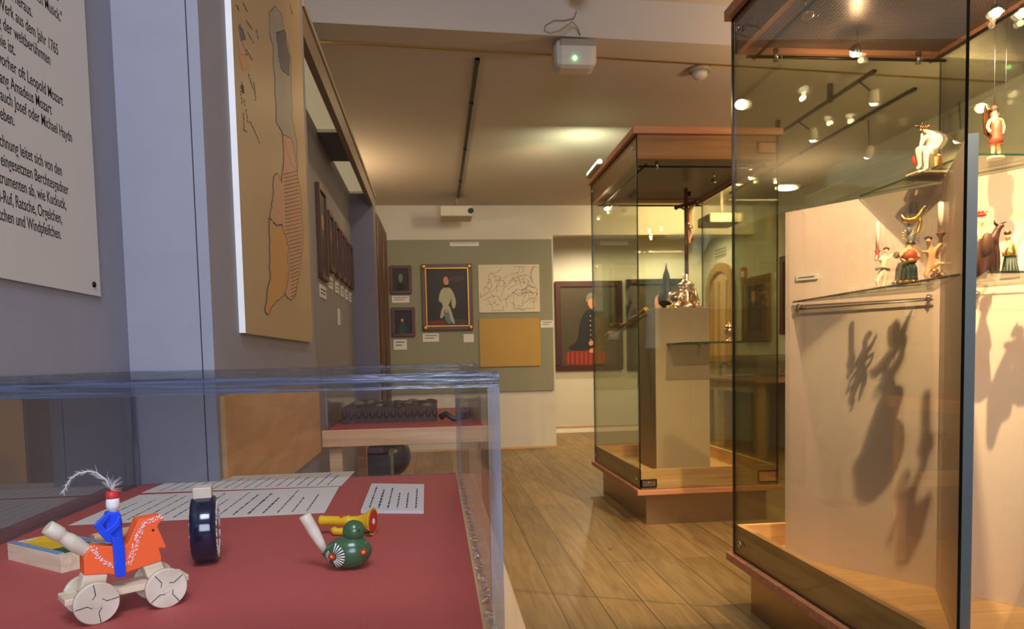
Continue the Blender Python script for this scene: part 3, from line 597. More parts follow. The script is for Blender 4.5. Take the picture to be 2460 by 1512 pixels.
# ---- duck whistle
YD = .706; base = at(828, 1370, 'Z', ZT); q = lambda zx, zy: at(620+zx/2.319, 860+zy/2.319, 'Y', YD)
t = thing('toy_duck', 'dark green painted wooden duck with daisies and a pale whistle tail', 'toy', (q(490, 1180).x, YD, ZT))
c = q(500, 1098); a = q(358, 1112); b = q(615, 1085); hl = (b.x-a.x)/2; r0 = .0166; c.z = ZT+r0
mb = MB().lathe((a.x, YD, c.z-.001), (1, 0, .04), [(0, .0008), (.003, .0052), (.008, .0102), (.015, .0143), (.023, .0164), (.031, .0164), (.038, .0142), (.043, .0100), (.0465, .0045), (.0475, .0008)][:], 'green_paint', 32)
mb.build('duck_body', t)
h = q(534, 966); MB().ball(h, .0108, 'green_paint', 28).lathe((h.x, YD, h.z-.016), (0, 0, 1), [(0, .0105), (.004, .0078), (.008, .0078), (.012, .009)], 'green_paint', 24).build('duck_head', t)
MB().lathe((h.x+.0095, YD, h.z-.001), (1, 0, -.12), [(0, .0026), (.003, .0016), (.008, .0002)], 'black_plastic', 10).build('beak', t)
MB().ball((h.x+.0052, YD-.0086, h.z+.0022), (.0012, .0009, .0012), 'black_plastic', 10).build('eye', t)
mb = MB()
def on_body(u, v):                      # point on the near side of the duck's body
    x = a.x+u; R0 = .0165*math.sqrt(max(.02, 1-((u-.026)/.0262)**2)); yy = -math.sqrt(max(0, R0*R0-v*v)); return Vector((x, YD+yy-.0003, c.z+v))
for (u, v) in ((.011, -.001), (.0405, .002)):
    for k in range(9):
        g = k*2*math.pi/9; mb.tube([on_body(u+.0012*math.cos(g), v+.0012*math.sin(g)), on_body(u+.0034*math.cos(g), v+.0034*math.sin(g))], .0007, 'red_paint', 5)
    mb.ball(on_body(u, v), .0015, 'yellow_paint', 10)
for k in range(11):
    g = -1.25+k*.25; mb.tube([on_body(.011+.0045*math.cos(g), -.001+.0045*math.sin(g)), on_body(.011+.0125*math.cos(g), -.001+.0125*math.sin(g))], [.0003, .0008], 'white_paint', 5)
for k in range(7):
    g = 2.2+k*.3; mb.tube([on_body(.011+.0038*math.cos(g), -.001+.0038*math.sin(g)), on_body(.011+.0065*math.cos(g), -.001+.0065*math.sin(g))], [.0002, .0004], 'white_paint', 5)
for k in range(5): mb.ball((h.x-.004+k*.0025, YD-.0085+abs(k-2)*.0008, h.z+.0066-abs(k-2)*.001), .0006, 'white_paint', 6)
mb.build('painted_daisy', t)
p0 = q(375, 1070); p1 = q(258, 868); d = p1-p0
MB().lathe(p0+Vector((0, 0, -.002)), d, [(0, .0032), (.010, .0044), (.022, .0056), (.034, .0058), (d.length-.0005, .0060), (d.length+.0005, .0054)], 'wood_knob', 24).build('whistle', t)

# ---- yellow trumpet
YT = .845; q = lambda zx, zy: at(620+zx/2.319, 860+zy/2.319, 'Y', YT)
p0 = q(338, 897); p1 = q(640, 915); t = thing('toy_trumpet', 'small yellow wooden trumpet with a red bell lying behind the green duck', 'toy', ((p0.x+p1.x)/2, YT, ZT))
d = Vector((p1.x-p0.x, -.018, .0)); L = d.length; z0 = ZT+.0165
MB().lathe((p0.x, YT+.008, z0), d, [(0, .0055), (.002, .0062), (.004, .0056), (L*.5, .0054), (L*.55, .0068), (L*.58, .0056), (L*.74, .0062), (L*.88, .0100), (L, .0150), (L+.0012, .0158)], 'yellow_paint', 28, True).build('trumpet_body', t)
e = Vector((p0.x, YT+.008, z0))+d.normalized()*(L+.0014)
MB().lathe(e, d, [(0, .0135), (.0004, .0130)], 'red_paint', 28).build('bell_mouth', t)
MB().lathe(e+d.normalized()*.0004, d, [(0, .0036), (.0006, .0032)], 'white_paint', 16).build('bell_core', t)
lo = Vector((p0.x+.021, YT+.001, ZT)); MB().tube([lo+Vector((-.005, 0, .008)), lo+Vector((-.003, -.002, .0046)), lo+Vector((.004, -.003, .0046)), lo+Vector((.012, -.003, .0052)), lo+Vector((.017, -.002, .009)), lo+Vector((.018, 0, .013))], .0044, 'yellow_paint', 14).build('trumpet_loop', t)
MB().lathe(Vector((p0.x+.026, YT-.001, z0+.004)), (0, 0, 1), [(0, .0022), (.003, .0022)], 'red_paint', 12).build('valve', t)

# ---- small wooden ratchet box at the left
A = at(20, 1345, 'Z', ZT); B = at(148, 1378, 'Z', ZT); ux = (B-A).normalized(); L = (B-A).length; wv_ = Vector((-ux.y, ux.x, 0)); hgt = .0175; WD = .052
t = thing('toy_ratchet', 'shallow pale wooden box toy with blue rim and yellow inside, at the table edge', 'toy', (A.x, A.y, ZT), math.atan2(ux.y, ux.x))
MB().box(0, L, 0, .004, 0, hgt, 'birch_pale').box(0, L, WD-.004, WD, 0, hgt, 'birch_pale').box(0, .004, .004, WD-.004, 0, hgt, 'birch_pale').box(L-.006, L, .004, WD-.004, 0, hgt, 'birch_pale').box(.004, L-.006, .004, WD-.004, 0, .003, 'birch_pale').build('wooden_frame', t, 0, True)
MB().box(.001, L-.006, .0005, .0065, hgt, hgt+.0012, 'lightblue_paint').box(.001, L-.006, WD-.005, WD-.001, hgt, hgt+.0012, 'lightblue_paint').build('blue_rim', t, 0, True)
MB().prism([(.012, .010, hgt-.004), (L*.62, .010, hgt-.004), (L*.62, WD-.008, hgt-.003), (.012, WD-.008, hgt+.002)], (0, 0, .003), 'yellow_paint').build('yellow_tongue', t, 0, True)
MB().box(L*.64, L*.70, .006, WD-.006, .003, hgt-.001, 'green_paint').build('green_divider', t, 0, True)
p = at(190, 1300, 'Z', ZT+.012); p2 = at(300, 1268, 'Z', ZT+.012)
single('wooden_dowel', MB().lathe(Vector((p.x, p.y+.03, ZT+.0062)), (p2.x-p.x, .028, 0), [(0, .0058), (.0005, .0062), (.062, .0062), (.0625, .0058)], 'birch', 20), 'turned light-brown wooden stick lying behind the horse', 'stick')

# ---- paper sheets and card
def sheet(name, pix, label, th, m, rows, seed, cat, heavy=()):
    P = [at(x, y, 'Z', ZT+.0002) for x, y in pix]        # a b c d: front-left, back-left, back-right, front-right
    c = sum(P, Vector())/4; t = thing(name, label, cat, (c.x, c.y, ZT)); MB().prism([(p.x, p.y, ZT+.0002) for p in P], (0, 0, th), m).build('paper', t)
    random.seed(seed); mb = MB(); z = ZT+.0002+th+.0001
    f = lambda u, v: (P[0]*(1-u)*(1-v)+P[1]*(1-u)*v+P[2]*u*v+P[3]*u*(1-v))
    for r in range(rows):
        u = .05+.9*(r+.5)/rows; v = .08; h = .0016 if r in heavy else .0011; end = random.uniform(.6, .93)
        while v < end:
            wl = random.uniform(.02, .10); a = f(u, v); b = f(u, min(end, v+wl)); dv = (b-a); n = max(1, int(dv.length/.0016)); s = (f(u+.01, v)-f(u, v)).normalized()
            for k in range(n):
                p = a+dv*(k/n); hh_ = h*random.uniform(.55, 1.3); mb.box(p.x-hh_, p.x+hh_, p.y, p.y+dv.length/n*.62, z, z+.00004, 'ink' if r in heavy else 'ink')
            v += wl+.018
    mb.build('lettering', t); return t
sheet('paper_sheet', [(165, 1263), (335, 1190), (815, 1170), (780, 1233)], 'white text sheet on the red table, nearer of the two, behind the blue disc', .0004, 'paper', 15, 4, 'paper', (9, 10, 11))
sheet('paper_sheet', [(340, 1185), (425, 1150), (853, 1133), (820, 1168)], 'white text sheet lying at the far edge of the red table behind the other sheet', .0004, 'paper', 17, 5, 'paper')
tc_ = sheet('text_card', [(867, 1234), (893, 1168), (1019, 1170), (1018, 1235)], 'thick white caption card with black lines on the red table behind the trumpet', .0042, 'panel_white', 6, 6, 'card', (1,))

# ================================================================== SECOND TABLE BEHIND
t = thing('display_table', 'birch display table with red top standing farther back beyond the map wall', 'table', (-.1, 2.75, 0))
zt2 = .785; x2 = .15
MB().box(-.366, x2, 2.34, 3.25, zt2-.055, zt2-.0015, 'birch').build('table_top', t, .002)
MB().box(-.362, x2-.004, 2.345, 3.245, zt2-.0015, zt2, 'red_felt').build('red_surface', t)
for x in (-.35, x2-.05):
    for y in (2.38, 3.17): MB().box(x, x+.04, y, y+.04, 0, zt2-.055, 'birch').build('leg', t)
MB().box(-.31, x2-.05, 3.18, 3.20, .35, .42, 'birch').build('rail', t)
t = thing('acrylic_cover', 'clear acrylic cover box on the farther red table, seen through the near one', 'display cover', (-.1, 2.8, zt2))
zz = .985; a0, a1, b0, b1 = -.355, x2-.008, 2.36, 3.22
MB().box(a0, a1, b0, b1, zz-.008, zz, 'acrylic', 'acrylic_edge').build('top_pane', t)
for (q0, q1, r0_, r1_) in ((a0, a1, b0, b0+.006), (a0, a1, b1-.006, b1), (a0, a0+.006, b0+.007, b1-.007), (a1-.006, a1, b0+.007, b1-.007)): MB().box(q0, q1, r0_, r1_, zt2+.0003, zz-.0083, 'acrylic', 'acrylic_edge').build('side_pane', t)
mb = MB().box(-.33, .0, 2.55, 2.95, zt2, zt2+.055, 'relief_brown'); random.seed(9)
for k in range(46):
    r = random.uniform(.01, .028); mb.ball((random.uniform(-.31, -.02), random.uniform(2.56, 2.93), zt2+.055), (r, r, r*.5), random.choice(('relief_brown', 'relief_brown', 'robe_grey')), 8)
for k in range(14): mb.ball((-.32+k*.024, 2.549, zt2+.03), (.010, .006, .014), 'relief_brown', 8)
single('carved_relief', mb, 'dark brown carved block under the farther cover box', 'carving')
single('dark_strap', MB().tube([(.012, 2.50, zt2+.018), (.03, 2.49, zt2+.03), (.055, 2.485, zt2+.012), (.085, 2.49, zt2+.018), (.110, 2.50, zt2+.026)], [.012, .011, .009, .011, .014], 'pebble_dark', 10), 'dark blue-black waisted object beside the carved block under the farther cover', 'exhibit')
t = thing('round_stool', 'round dark ball-shaped seat standing under the farther red table', 'stool', (-.46, 5.35, 0))
MB().ball((-.30, 4.45, .42), (.135, .135, .13), 'pebble_dark', 24).build('seat', t); MB().lathe((-.30, 4.45, 0), (0, 0, 1), [(0, .12), (.02, .12), (.03, .03), (.30, .03)], 'dark_metal', 20).build('base', t)
single('blue_bin', MB().box(-.365, -.23, 3.5, 3.75, 0, .55, 'trim_blue').box(-.355, -.24, 3.51, 3.74, .55, .56, 'navy_gloss'), 'dark blue bin on the floor under the farther red table', 'bin')

# dark red board / door leaf beyond the pier
mb = MB(); N = 14; pts = [(-.45, 5.10, 0)]
top = [(5.10, 1.90), (5.12, 1.99), (5.18, 2.045), (5.28, 2.07), (5.6, 2.09), (6.0, 2.10), (6.48, 2.11)]
pts += [(-.45, y, z) for y, z in top]+[(-.45, 6.48, 0)]
t = thing('wooden_door_leaf', 'tall dark red wooden door leaf with vertical mouldings beyond the blue pier', 'door leaf', (-.42, 5.8, 0))
MB().prism(pts, (.055, 0, 0), 'dark_wood_red').build('leaf', t, .008)
mb = MB()
for y in (5.30, 5.9): mb.tube([(-.395, y, .05), (-.395, y, 2.03)], .008, 'dark_wood_red', 8)
mb.build('moulding', t)

# ================================================================== DISPLAY CASES
HB, HT, SB, ST = .19, .221, 2.247, 2.285
def case(label, X0, X1, Y0, Y1):
    t = thing('display_case', label, 'display case', ((X0+X1)/2, (Y0+Y1)/2, 0)); i = .071
    MB().box(X0+i, X1-i, Y0+i, Y1-i, 0, HB, 'brushed_steel').build('plinth', t)
    MB().box(X0, X1, Y0, Y1, HB, HT, 'birch_red').build('base_board', t, .002)
    g = .020; k = .010; e = g+k
    mb = MB()
    mb.box(X0+e, X1-e, Y0+e, Y0+e+.022, HT, .335, 'birch').box(X0+e, X1-e, Y1-e-.022, Y1-e, HT, .335, 'birch').box(X0+e, X0+e+.022, Y0+e+.022, Y1-e-.022, HT, .335, 'birch_y').box(X1-e-.022, X1-e, Y0+e+.022, Y1-e-.022, HT, .335, 'birch_y')
    mb.build('tray_frame', t)
    MB().box(X0+e+.022, X1-e-.022, Y0+e+.022, Y1-e-.022, HT, .25, 'birch').build('tray_floor', t)
    zl, zh = HT+.001, SB-.001
    MB().box(X0+g, X1-g, Y0+g, Y0+g+.008, zl, zh, 'case_glass', 'glass_edge_dark').build('glass_pane', t)
    MB().box(X0+g, X1-g, Y1-g-.008, Y1-g, zl, zh, 'case_glass', 'glass_edge_dark').build('glass_pane', t)
    MB().box(X0+g, X0+g+.008, Y0+g+.0085, Y1-g-.0085, zl, zh, 'case_glass', 'glass_edge_dark').build('glass_pane', t)
    MB().box(X1-g-.008, X1-g, Y0+g+.0085, Y1-g-.0085, zl, zh, 'case_glass', 'glass_edge_dark').build('glass_pane', t)
    MB().box(X0, X1, Y0, Y1, SB, ST, 'birch_red').build('top_board', t, .002)
    mb = MB(); zf = 2.115
    mb.box(X0+e, X1-e, Y0+e, Y0+e+.022, zf, SB, 'birch_red').box(X0+e, X1-e, Y1-e-.022, Y1-e, zf, SB, 'birch_red').box(X0+e, X0+e+.022, Y0+e+.022, Y1-e-.022, zf, SB, 'birch_red').box(X1-e-.022, X1-e, Y0+e+.022, Y1-e-.022, zf, SB, 'birch_red')
    mb.build('fascia', t)
    MB().box(X0+e+.022, X1-e-.022, Y0+e+.022, Y1-e-.022, 2.135, 2.145, 'louvre_grid').build('louvre_ceiling', t)
    mb = MB()
    for y in (Y0+.09, Y1-.09): mb.tube([(X0+.05, y, 2.085), (X1-.05, y, 2.085)], .006, 'dark_metal', 8)
    for x in (X0+.09, X1-.09): mb.tube([(x, Y0+.06, 2.09), (x, Y1-.06, 2.09)], .006, 'dark_metal', 8)
    for y in (Y0+.09, Y1-.09):
        for x in (X0+.16, X1-.16): mb.tube([(x, y, 2.07), (x, y, 2.115)], .010, 'steel', 8)
    mb.build('lamp_rail', t)
    for y in (Y0+.085, Y1-.085):
        for z in (HT+.05, SB-.06): MB().lathe((X0+g-.0005, y, z), (-1, 0, 0), [(0, .013), (.004, .013), (.006, .009), (.0065, .0)], 'steel', 16).build('clamp_knob', t)
    for x, z in ((X0+g+.055, HT+.035),):
        MB().box(x-.05, x+.045, Y0+g-.004, Y0+g, z-.024, z+.024, 'dark_metal').box(x-.042, x+.037, Y0+g-.006, Y0+g-.004, z-.017, z+.017, 'steel').lathe((x, Y0+g-.006, z), (0, -1, 0), [(0, .010), (.008, .009)], 'steel', 14).build('lock_plate', t)
    for z in (HT+.05, SB-.07):
        x = X1-g-.07; MB().box(x-.055, x+.06, Y0+g-.002, Y0+g, z-.034, z+.034, 'dark_metal').box(x-.048, x+.053, Y0+g-.003, Y0+g-.002, z-.028, z+.028, 'birch_red').build('hinge_plate', t)
    return t
case('tall glass display case with birch base, farther one, holding the crucifix', 1.139, 2.018, 4.055, 5.304)
case('tall glass display case with birch base, nearest at the right, full of carved figures', 1.115, 1.995, 1.440, 2.713)

# ---- near case: mounting panels and shelves
PA = Vector((1.262, 2.52, .251)); PD = Vector((.535, -.845, 0)); PN = Vector((.845, .535, 0))
def plank(a, b, th, z0, z1, m, mb=None, em=None):
    a = Vector(a); b = Vector(b); d = (b-a).normalized(); n = Vector((-d.y, d.x, 0))*th/2
    return (mb or MB()).prism([Vector((p.x, p.y, z0)) for p in (a-n, b-n, b+n, a+n)], (0, 0, z1-z0), m, em)
a = PA+PN*.011; b = PA+PD*1.12+PN*.011
t = single('mount_panel', plank(a, b, .022, .2505, 1.50, 'mount_white'), 'long pale upright panel standing across the near display case', 'panel')
single('mount_panel', plank((1.262, 1.605, 0), (1.537, 2.062, 0), .022, .2505, 1.50, 'mount_white', plank((1.2605, 1.6025, 0), (1.262, 1.605, 0), .0222, .2505, 1.50, 'edge_day_tint')), 'pale upright fin panel whose narrow edge faces the camera in the near display case', 'panel')  # near edge strip coloured grey-blue to stand in for daylight on it
def shelf(pts, z, label):
    t = thing('glass_shelf', label, 'shelf', (sum(p[0] for p in pts)/len(pts), sum(p[1] for p in pts)/len(pts), z-.008))
    MB().prism([(x, y, z-.006) for x, y in pts], (0, 0, .006), 'clear_glass', 'shelf_edge').build('pane', t); return t
ZL, ZU = 1.181, 1.509
s1 = shelf([(1.272, 2.485), (1.517, 2.088), (1.262, 1.640)], ZL, 'lower glass shelf left of the fin panel in the near case')
s2 = shelf([(1.300, 1.600), (1.815, 1.600), (1.560, 2.020)], ZL, 'lower glass shelf right of the fin panel in the near case')
s3 = shelf([(1.40, 2.285), (1.40, 1.795), (1.78, 1.795), (1.74, 2.20), (1.55, 2.30)], ZU, 'upper glass shelf lying on top of the panels in the near case')
def clip(p, par, d=(-.845, -.535, 0)):
    p = Vector(p); d = Vector(d); MB().tube([p, p+d*.018], .006, 'steel', 8).ball(p+d*.018-Vector((0, 0, .006)), .008, 'steel', 8).tube([p+d*.016, p+d*.016-Vector((0, 0, .022))], .004, 'steel', 6).build('shelf_clip', par)
for f in (.06, .49): clip(PA+PD*f+Vector((0, 0, ZL-.018-.251)), s1)
for f in (.62, .95): clip(PA+PD*f+Vector((0, 0, ZL-.018-.251)), s2)
mb = MB().tube([PA+PD*.04+Vector((-.01, -.01, ZL-.251-.03)), PA+PD*.5+Vector((-.01, -.01, ZL-.251-.03))], .003, 'steel', 6); mb.build('support_wire', s1)
p = at(1925, 675, 'Y', 2.42); c0 = PA+PD*.045-PN*.001; c1 = PA+PD*.125-PN*.001
single('caption_strip', plank(c0-PN*.003, c1-PN*.003, .006, 1.252, 1.272, 'panel_white', plank(c0-PN*.0065+PD*.01, c1-PN*.0065-PD*.01, .001, 1.260, 1.263, 'ink')), 'narrow white caption strip on the left end of the long panel in the near case', 'label')

# ---- carved figures in the near case
OFF = [0.0]
def G(zx, zy, Y, dy=0): return at(2060+zx/3.4375, 260+zy/3.4375, 'Y', Y+dy)+Vector((0, 0, OFF[0]))
def px_m(Y): return Y/1742.3/3.4375
def figure(name, nodes, edges, m, par, Y, sub=2):
    s = px_m(Y); return skin(name, [(G(a, b, Y, d*s), r*s) for a, b, d, r in nodes], edges, m, par, sub)
def baseY(zx, zy, z, X=1.335):
    p = at(2060+zx/3.4375, 260+zy/3.4375, 'X', X); OFF[0] = z-p.z; return p.y
# cherub standing with a candle
Y = baseY(195, 1458, ZL); s = px_m(Y); t = thing('cherub_statue', 'pale naked cherub standing at the left end of the lower shelf, candle on its shoulder', 'statue', (G(195, 1458, Y).x, Y, ZL))
figure('body', [(205, 1305, 0, 32), (212, 1240, 0, 29), (215, 1200, 0, 31), (228, 1172, 0, 15), (236, 1140, -4, 25), (232, 1128, -8, 22), (178, 1205, 0, 14), (150, 1215, -14, 12), (158, 1185, -22, 11), (165, 1168, -22, 9), (256, 1205, 0, 14), (275, 1180, -6, 11), (292, 1160, -8, 10), (182, 1345, 0, 23), (160, 1390, -6, 18), (172, 1440, 0, 12), (160, 1456, -14, 9), (226, 1348, 0, 23), (222, 1395, 4, 17), (208, 1442, 4, 12), (200, 1457, -10, 9), (238, 1136, -30, 7)],
       [(0, 1), (1, 2), (2, 3), (3, 4), (4, 5), (2, 6), (6, 7), (7, 8), (8, 9), (2, 10), (10, 11), (11, 12), (0, 13), (13, 14), (14, 15), (15, 16), (0, 17), (17, 18), (18, 19), (19, 20), (4, 21)], 'pale_flesh', t, Y)
mb = MB()
for k in range(14): a = k*.75; mb.ball(G(238+18*math.cos(a)*(1-.3*(k > 8)), 1124-12*abs(math.sin(a)), Y, (4+12*math.sin(a))*s), 9*s, 'hair_brown', 8)
mb.build('hair', t)
mb = MB().tube([G(152, 1285, Y, -26*s), G(205, 1275, Y, -30*s), G(262, 1290, Y, -10*s), G(270, 1300, Y, 20*s), G(205, 1290, Y, 34*s), G(150, 1292, Y, 10*s), G(152, 1285, Y, -26*s)], 9*s, 'robe_grey', 8); mb.build('sash', t)
tp = G(165, 1128, Y, -10*s); MB().lathe(G(162, 1205, Y, -14*s), tp-G(162, 1205, Y, -14*s), [(0, 12*s), (20*s, 20*s), (45*s, 14*s), (70*s, 24*s), (77*s, 24*s)], 'red_paint', 16).build('candle_holder', t)
single('candle', MB().lathe(tp, (0, 0, 1), [(0, 15*s), (238*s, 14*s), (240*s, 8*s)], 'candle_wax', 16), 'white candle held by the standing cherub at the left', 'candle')
# enthroned crowned figure
Y = baseY(400, 1390, ZL); s = px_m(Y); t = thing('crowned_statue', 'painted crowned figure in a red bodice and dark green skirt under a gilt crescent', 'statue', (G(400, 1390, Y).x, Y, ZL))
B0 = G(400, 1395, Y); B0.z = ZL
mb = MB().lathe(B0, (0, 0, 1), [(0, 118*s), (12*s, 124*s), (22*s, 100*s), (32*s, 104*s), (44*s, 92*s)], 'gilt_brown', 24)
for k in range(12): a = k*math.pi/6; mb.ball(B0+Vector((math.cos(a)*100*s, math.sin(a)*100*s, 30*s)), 14*s, 'gilt', 8)
mb.build('base', t)
mb = MB().lathe(G(404, 1350, Y), (0, 0, 1), [(0, 86*s), (30*s, 82*s), (80*s, 78*s), (130*s, 70*s), (160*s, 52*s)], 'robe_green', 24)
for k in range(14): a = k*math.pi/7; mb.tube([G(404, 1350, Y)+Vector((math.cos(a)*84*s, math.sin(a)*84*s, 4*s)), G(404, 1250, Y)+Vector((math.cos(a+.1)*78*s, math.sin(a+.1)*78*s, 0)), G(404, 1200, Y)+Vector((math.cos(a)*56*s, math.sin(a)*56*s, 0))], 8*s, 'robe_green', 6)
mb.build('skirt', t)
figure('body', [(420, 1195, 0, 46), (425, 1140, 0, 50), (430, 1095, 0, 44), (432, 1065, 0, 18), (440, 1030, -4, 27), (446, 1016, -6, 24), (375, 1110, 0, 24), (345, 1150, -30, 20), (330, 1140, -50, 15), (318, 1128, -54, 10), (480, 1110, 0, 24), (505, 1150, -14, 20), (470, 1178, -50, 18), (425, 1172, -64, 13)],
       [(0, 1), (1, 2), (2, 3), (3, 4), (4, 5), (2, 6), (6, 7), (7, 8), (8, 9), (2, 10), (10, 11), (11, 12), (12, 13)], 'flesh', t, Y)
mb = MB().lathe(G(425, 1200, Y), (G(430, 1090, Y)-G(425, 1200, Y)), [(0, 60*s), (50*s, 66*s), (90*s, 58*s), (112*s, 36*s)], 'robe_red', 18).tube([G(355, 1165, Y, -50*s), G(400, 1190, Y, -72*s), G(455, 1185, Y, -72*s), G(500, 1150, Y, -40*s)], 12*s, 'gilt', 8); mb.build('bodice', t)
mb = MB().ball(G(322, 1135, Y, -56*s), (26*s, 22*s, 30*s), 'hair_brown', 12); mb.build('held_ball', t)
mb = MB()
for k in range(15):
    a = -.9+k*(math.pi+1.8)/14; c = G(440, 985, Y, 14*s); mb.tube([c, c+Vector((math.cos(a)*92*s, 0, math.sin(a)*80*s))], [8*s, 2.5*s], 'gilt', 6)
mb.ball(G(440, 985, Y, 14*s), (34*s, 10*s, 34*s), 'gilt', 14); mb.build('gilt_rays', t)
mb = MB().ball(G(425, 930, Y), (20*s, 18*s, 30*s), 'robe_blue', 12).lathe(G(440, 1050, Y, 4*s), (0, 0, 1), [(0, 36*s), (60*s, 26*s), (100*s, 14*s)], 'robe_blue', 14); mb.build('blue_veil', t)
pts = [G(360, 800, Y), G(378, 840, Y), G(420, 852, Y), G(470, 842, Y), G(510, 805, Y), G(535, 760, Y), G(560, 730, Y)]; MB().tube(pts, [6*s, 20*s, 27*s, 27*s, 22*s, 14*s, 5*s], 'gilt', 10).tube([G(500, 800, Y), G(520, 860, Y), G(500, 940, Y), G(460, 985, Y)], [14*s, 18*s, 16*s, 10*s], 'gilt', 8).build('gilt_crescent', t)
MB().box(G(443, 780, Y).x, G(490, 780, Y).x, Y-.008, Y+.008, G(440, 790, Y).z, G(440, 698, Y).z, 'canvas_dark').tube([G(425, 850, Y, 4*s), G(425, 960, Y, 4*s)], 9*s, 'gilt_brown', 8).build('dark_finial', t)
# kneeling cherub with a candle
Y = baseY(620, 1388, ZL); s = px_m(Y); t = thing('cherub_statue', 'brownish cherub kneeling beside the fin panel on the lower shelf, candle holder raised', 'statue', (G(620, 1388, Y).x, Y, ZL))
figure('body', [(600, 1245, 0, 34), (605, 1190, 0, 32), (612, 1135, 0, 34), (598, 1095, 0, 16), (585, 1055, -4, 30), (582, 1040, -8, 27), (570, 1140, 0, 16), (545, 1145, -20, 13), (530, 1135, -24, 10), (655, 1110, 0, 16), (680, 1085, -8, 14), (692, 1060, -6, 11), (630, 1265, 0, 26), (670, 1235, -30, 20), (712, 1240, -34, 12), (722, 1246, -40, 9), (585, 1290, 0, 28), (560, 1335, 4, 25), (600, 1375, 10, 18), (650, 1380, 14, 12), (578, 1052, -38, 7)],
       [(0, 1), (1, 2), (2, 3), (3, 4), (4, 5), (2, 6), (6, 7), (7, 8), (2, 9), (9, 10), (10, 11), (0, 12), (12, 13), (13, 14), (14, 15), (0, 16), (16, 17), (17, 18), (18, 19), (4, 20)], 'flesh', t, Y)
mb = MB()
for k in range(14): a = k*.8; mb.ball(G(585+24*math.cos(a), 1032-14*abs(math.sin(a)), Y, (4+14*math.sin(a))*s), 11*s, 'hair_brown', 8)
mb.build('hair', t)
mb = MB()
for k in range(7): a = k*.42; mb.tube([G(640, 1160, Y, 20*s), G(660+24*math.cos(a), 1110-20+k*16, Y, 26*s), G(690+20*math.cos(a*1.4), 1090+k*18, Y, 30*s)], [12*s, 13*s, 5*s], 'gilt_brown', 6)
mb.build('wing', t)
mb = MB().ball(G(650, 1345, Y, 6*s), (52*s, 40*s, 34*s), 'gilt_brown', 12).ball(G(690, 1330, Y, 0), (24*s, 22*s, 24*s), 'flesh', 10).ball(G(640, 1300, Y, -14*s), (34*s, 22*s, 20*s), 'gilt', 10).ball(G(620, 1380, Y), (70*s, 40*s, 14*s), 'gilt_brown', 12); mb.build('cloud_base', t)
tp = G(686, 985, Y, -6*s); MB().lathe(G(686, 1075, Y, -6*s), (0, 0, 1), [(0, 10*s), (20*s, 16*s), (45*s, 14*s), (75*s, 30*s), (88*s, 40*s), (92*s, 36*s)], 'gilt_brown', 16).build('candle_holder', t)
single('candle', MB().lathe(tp, (0, 0, 1), [(0, 23*s), (262*s, 21*s), (266*s, 12*s)], 'candle_wax', 16), 'white candle raised by the kneeling cherub beside the fin panel', 'candle')
# seated pensive man on the upper shelf
Y = 2.06; s = px_m(Y); zb0 = G(600, 500, Y).z; off = ZU-G(600, 552, Y).z
t = thing('seated_statue', 'pale carved man sitting with his head on his hand, on the upper glass shelf', 'statue', (G(600, 500, Y).x, Y, ZU))
OFF[0] = 0.0; off = ZU-G(600, 552, Y).z
def GU(a, b, d=0): return G(a, b, Y, d*s)+Vector((0, 0, off))
nodes = [(600, 330, 0, 44), (620, 270, 0, 42), (628, 192, -4, 46), (578, 168, -8, 15), (545, 158, -16, 25), (534, 132, -18, 26), (560, 210, -20, 20), (535, 250, -40, 17), (520, 290, -44, 15), (535, 215, -50, 13), (530, 180, -44, 11), (668, 195, 6, 26), (690, 230, 6, 21), (655, 290, -16, 18), (610, 305, -40, 14), (540, 310, -40, 32), (500, 310, -60, 28), (505, 380, -50, 22), (515, 450, -40, 17), (490, 470, -70, 11), (590, 320, -60, 30), (570, 330, -70, 27), (565, 400, -60, 21), (570, 460, -50, 16), (550, 480, -80, 11)]
edges = [(0, 1), (1, 2), (2, 3), (3, 4), (4, 5), (2, 6), (6, 7), (7, 8), (8, 9), (9, 10), (2, 11), (11, 12), (12, 13), (13, 14), (0, 15), (15, 16), (16, 17), (17, 18), (18, 19), (0, 20), (20, 21), (21, 22), (22, 23), (23, 24)]
skin('body', [(GU(a, b, d), r*s) for a, b, d, r in nodes], edges, 'pale_flesh', t)
mb = MB()
for k in range(10): a = k*math.pi/5; mb.ball(GU(548+36*math.cos(a), 128-6*math.sin(a), -14+30*math.sin(a)), 12*s, 'gilt_brown', 8)
mb.tube([GU(470, 118, -20), GU(510, 126, -20)], 7*s, 'gilt_brown', 6).tube([GU(530, 90, -14), GU(540, 125, -14)], 7*s, 'gilt_brown', 6).tube([GU(590, 118, -4), GU(560, 128, -8)], 9*s, 'gilt_brown', 6); mb.build('thorn_crown', t)
MB().ball(GU(556, 138, -4), (22*s, 24*s, 24*s), 'hair_brown', 12).ball(GU(560, 165, 0), (14*s, 18*s, 20*s), 'hair_brown', 10).build('hair', t)
MB().ball(GU(536, 172, -26), (15*s, 12*s, 14*s), 'hair_brown', 10).build('beard', t)
MB().ball(GU(522, 150, -36), (6*s, 8*s, 8*s), 'pale_flesh', 8).build('nose', t)
MB().lathe(GU(642, 525, 10), (0, 0, 1), [(0, 60*s), (60*s, 50*s), (140*s, 52*s), (170*s, 40*s)], 'gilt_brown', 12).build('rock_seat', t)
MB().ball(GU(480, 400, 0), (34*s, 26*s, 44*s), 'red_paint', 12).build('red_cloth', t)
MB().box(GU(440, 0).x, GU(735, 0).x, Y-.035, Y+.035, ZU, ZU+28*s, 'gilt_brown').box(GU(455, 0).x, GU(720, 0).x, Y-.03, Y+.03, ZU+28*s, ZU+50*s, 'birch_pale').build('base', t, .002)
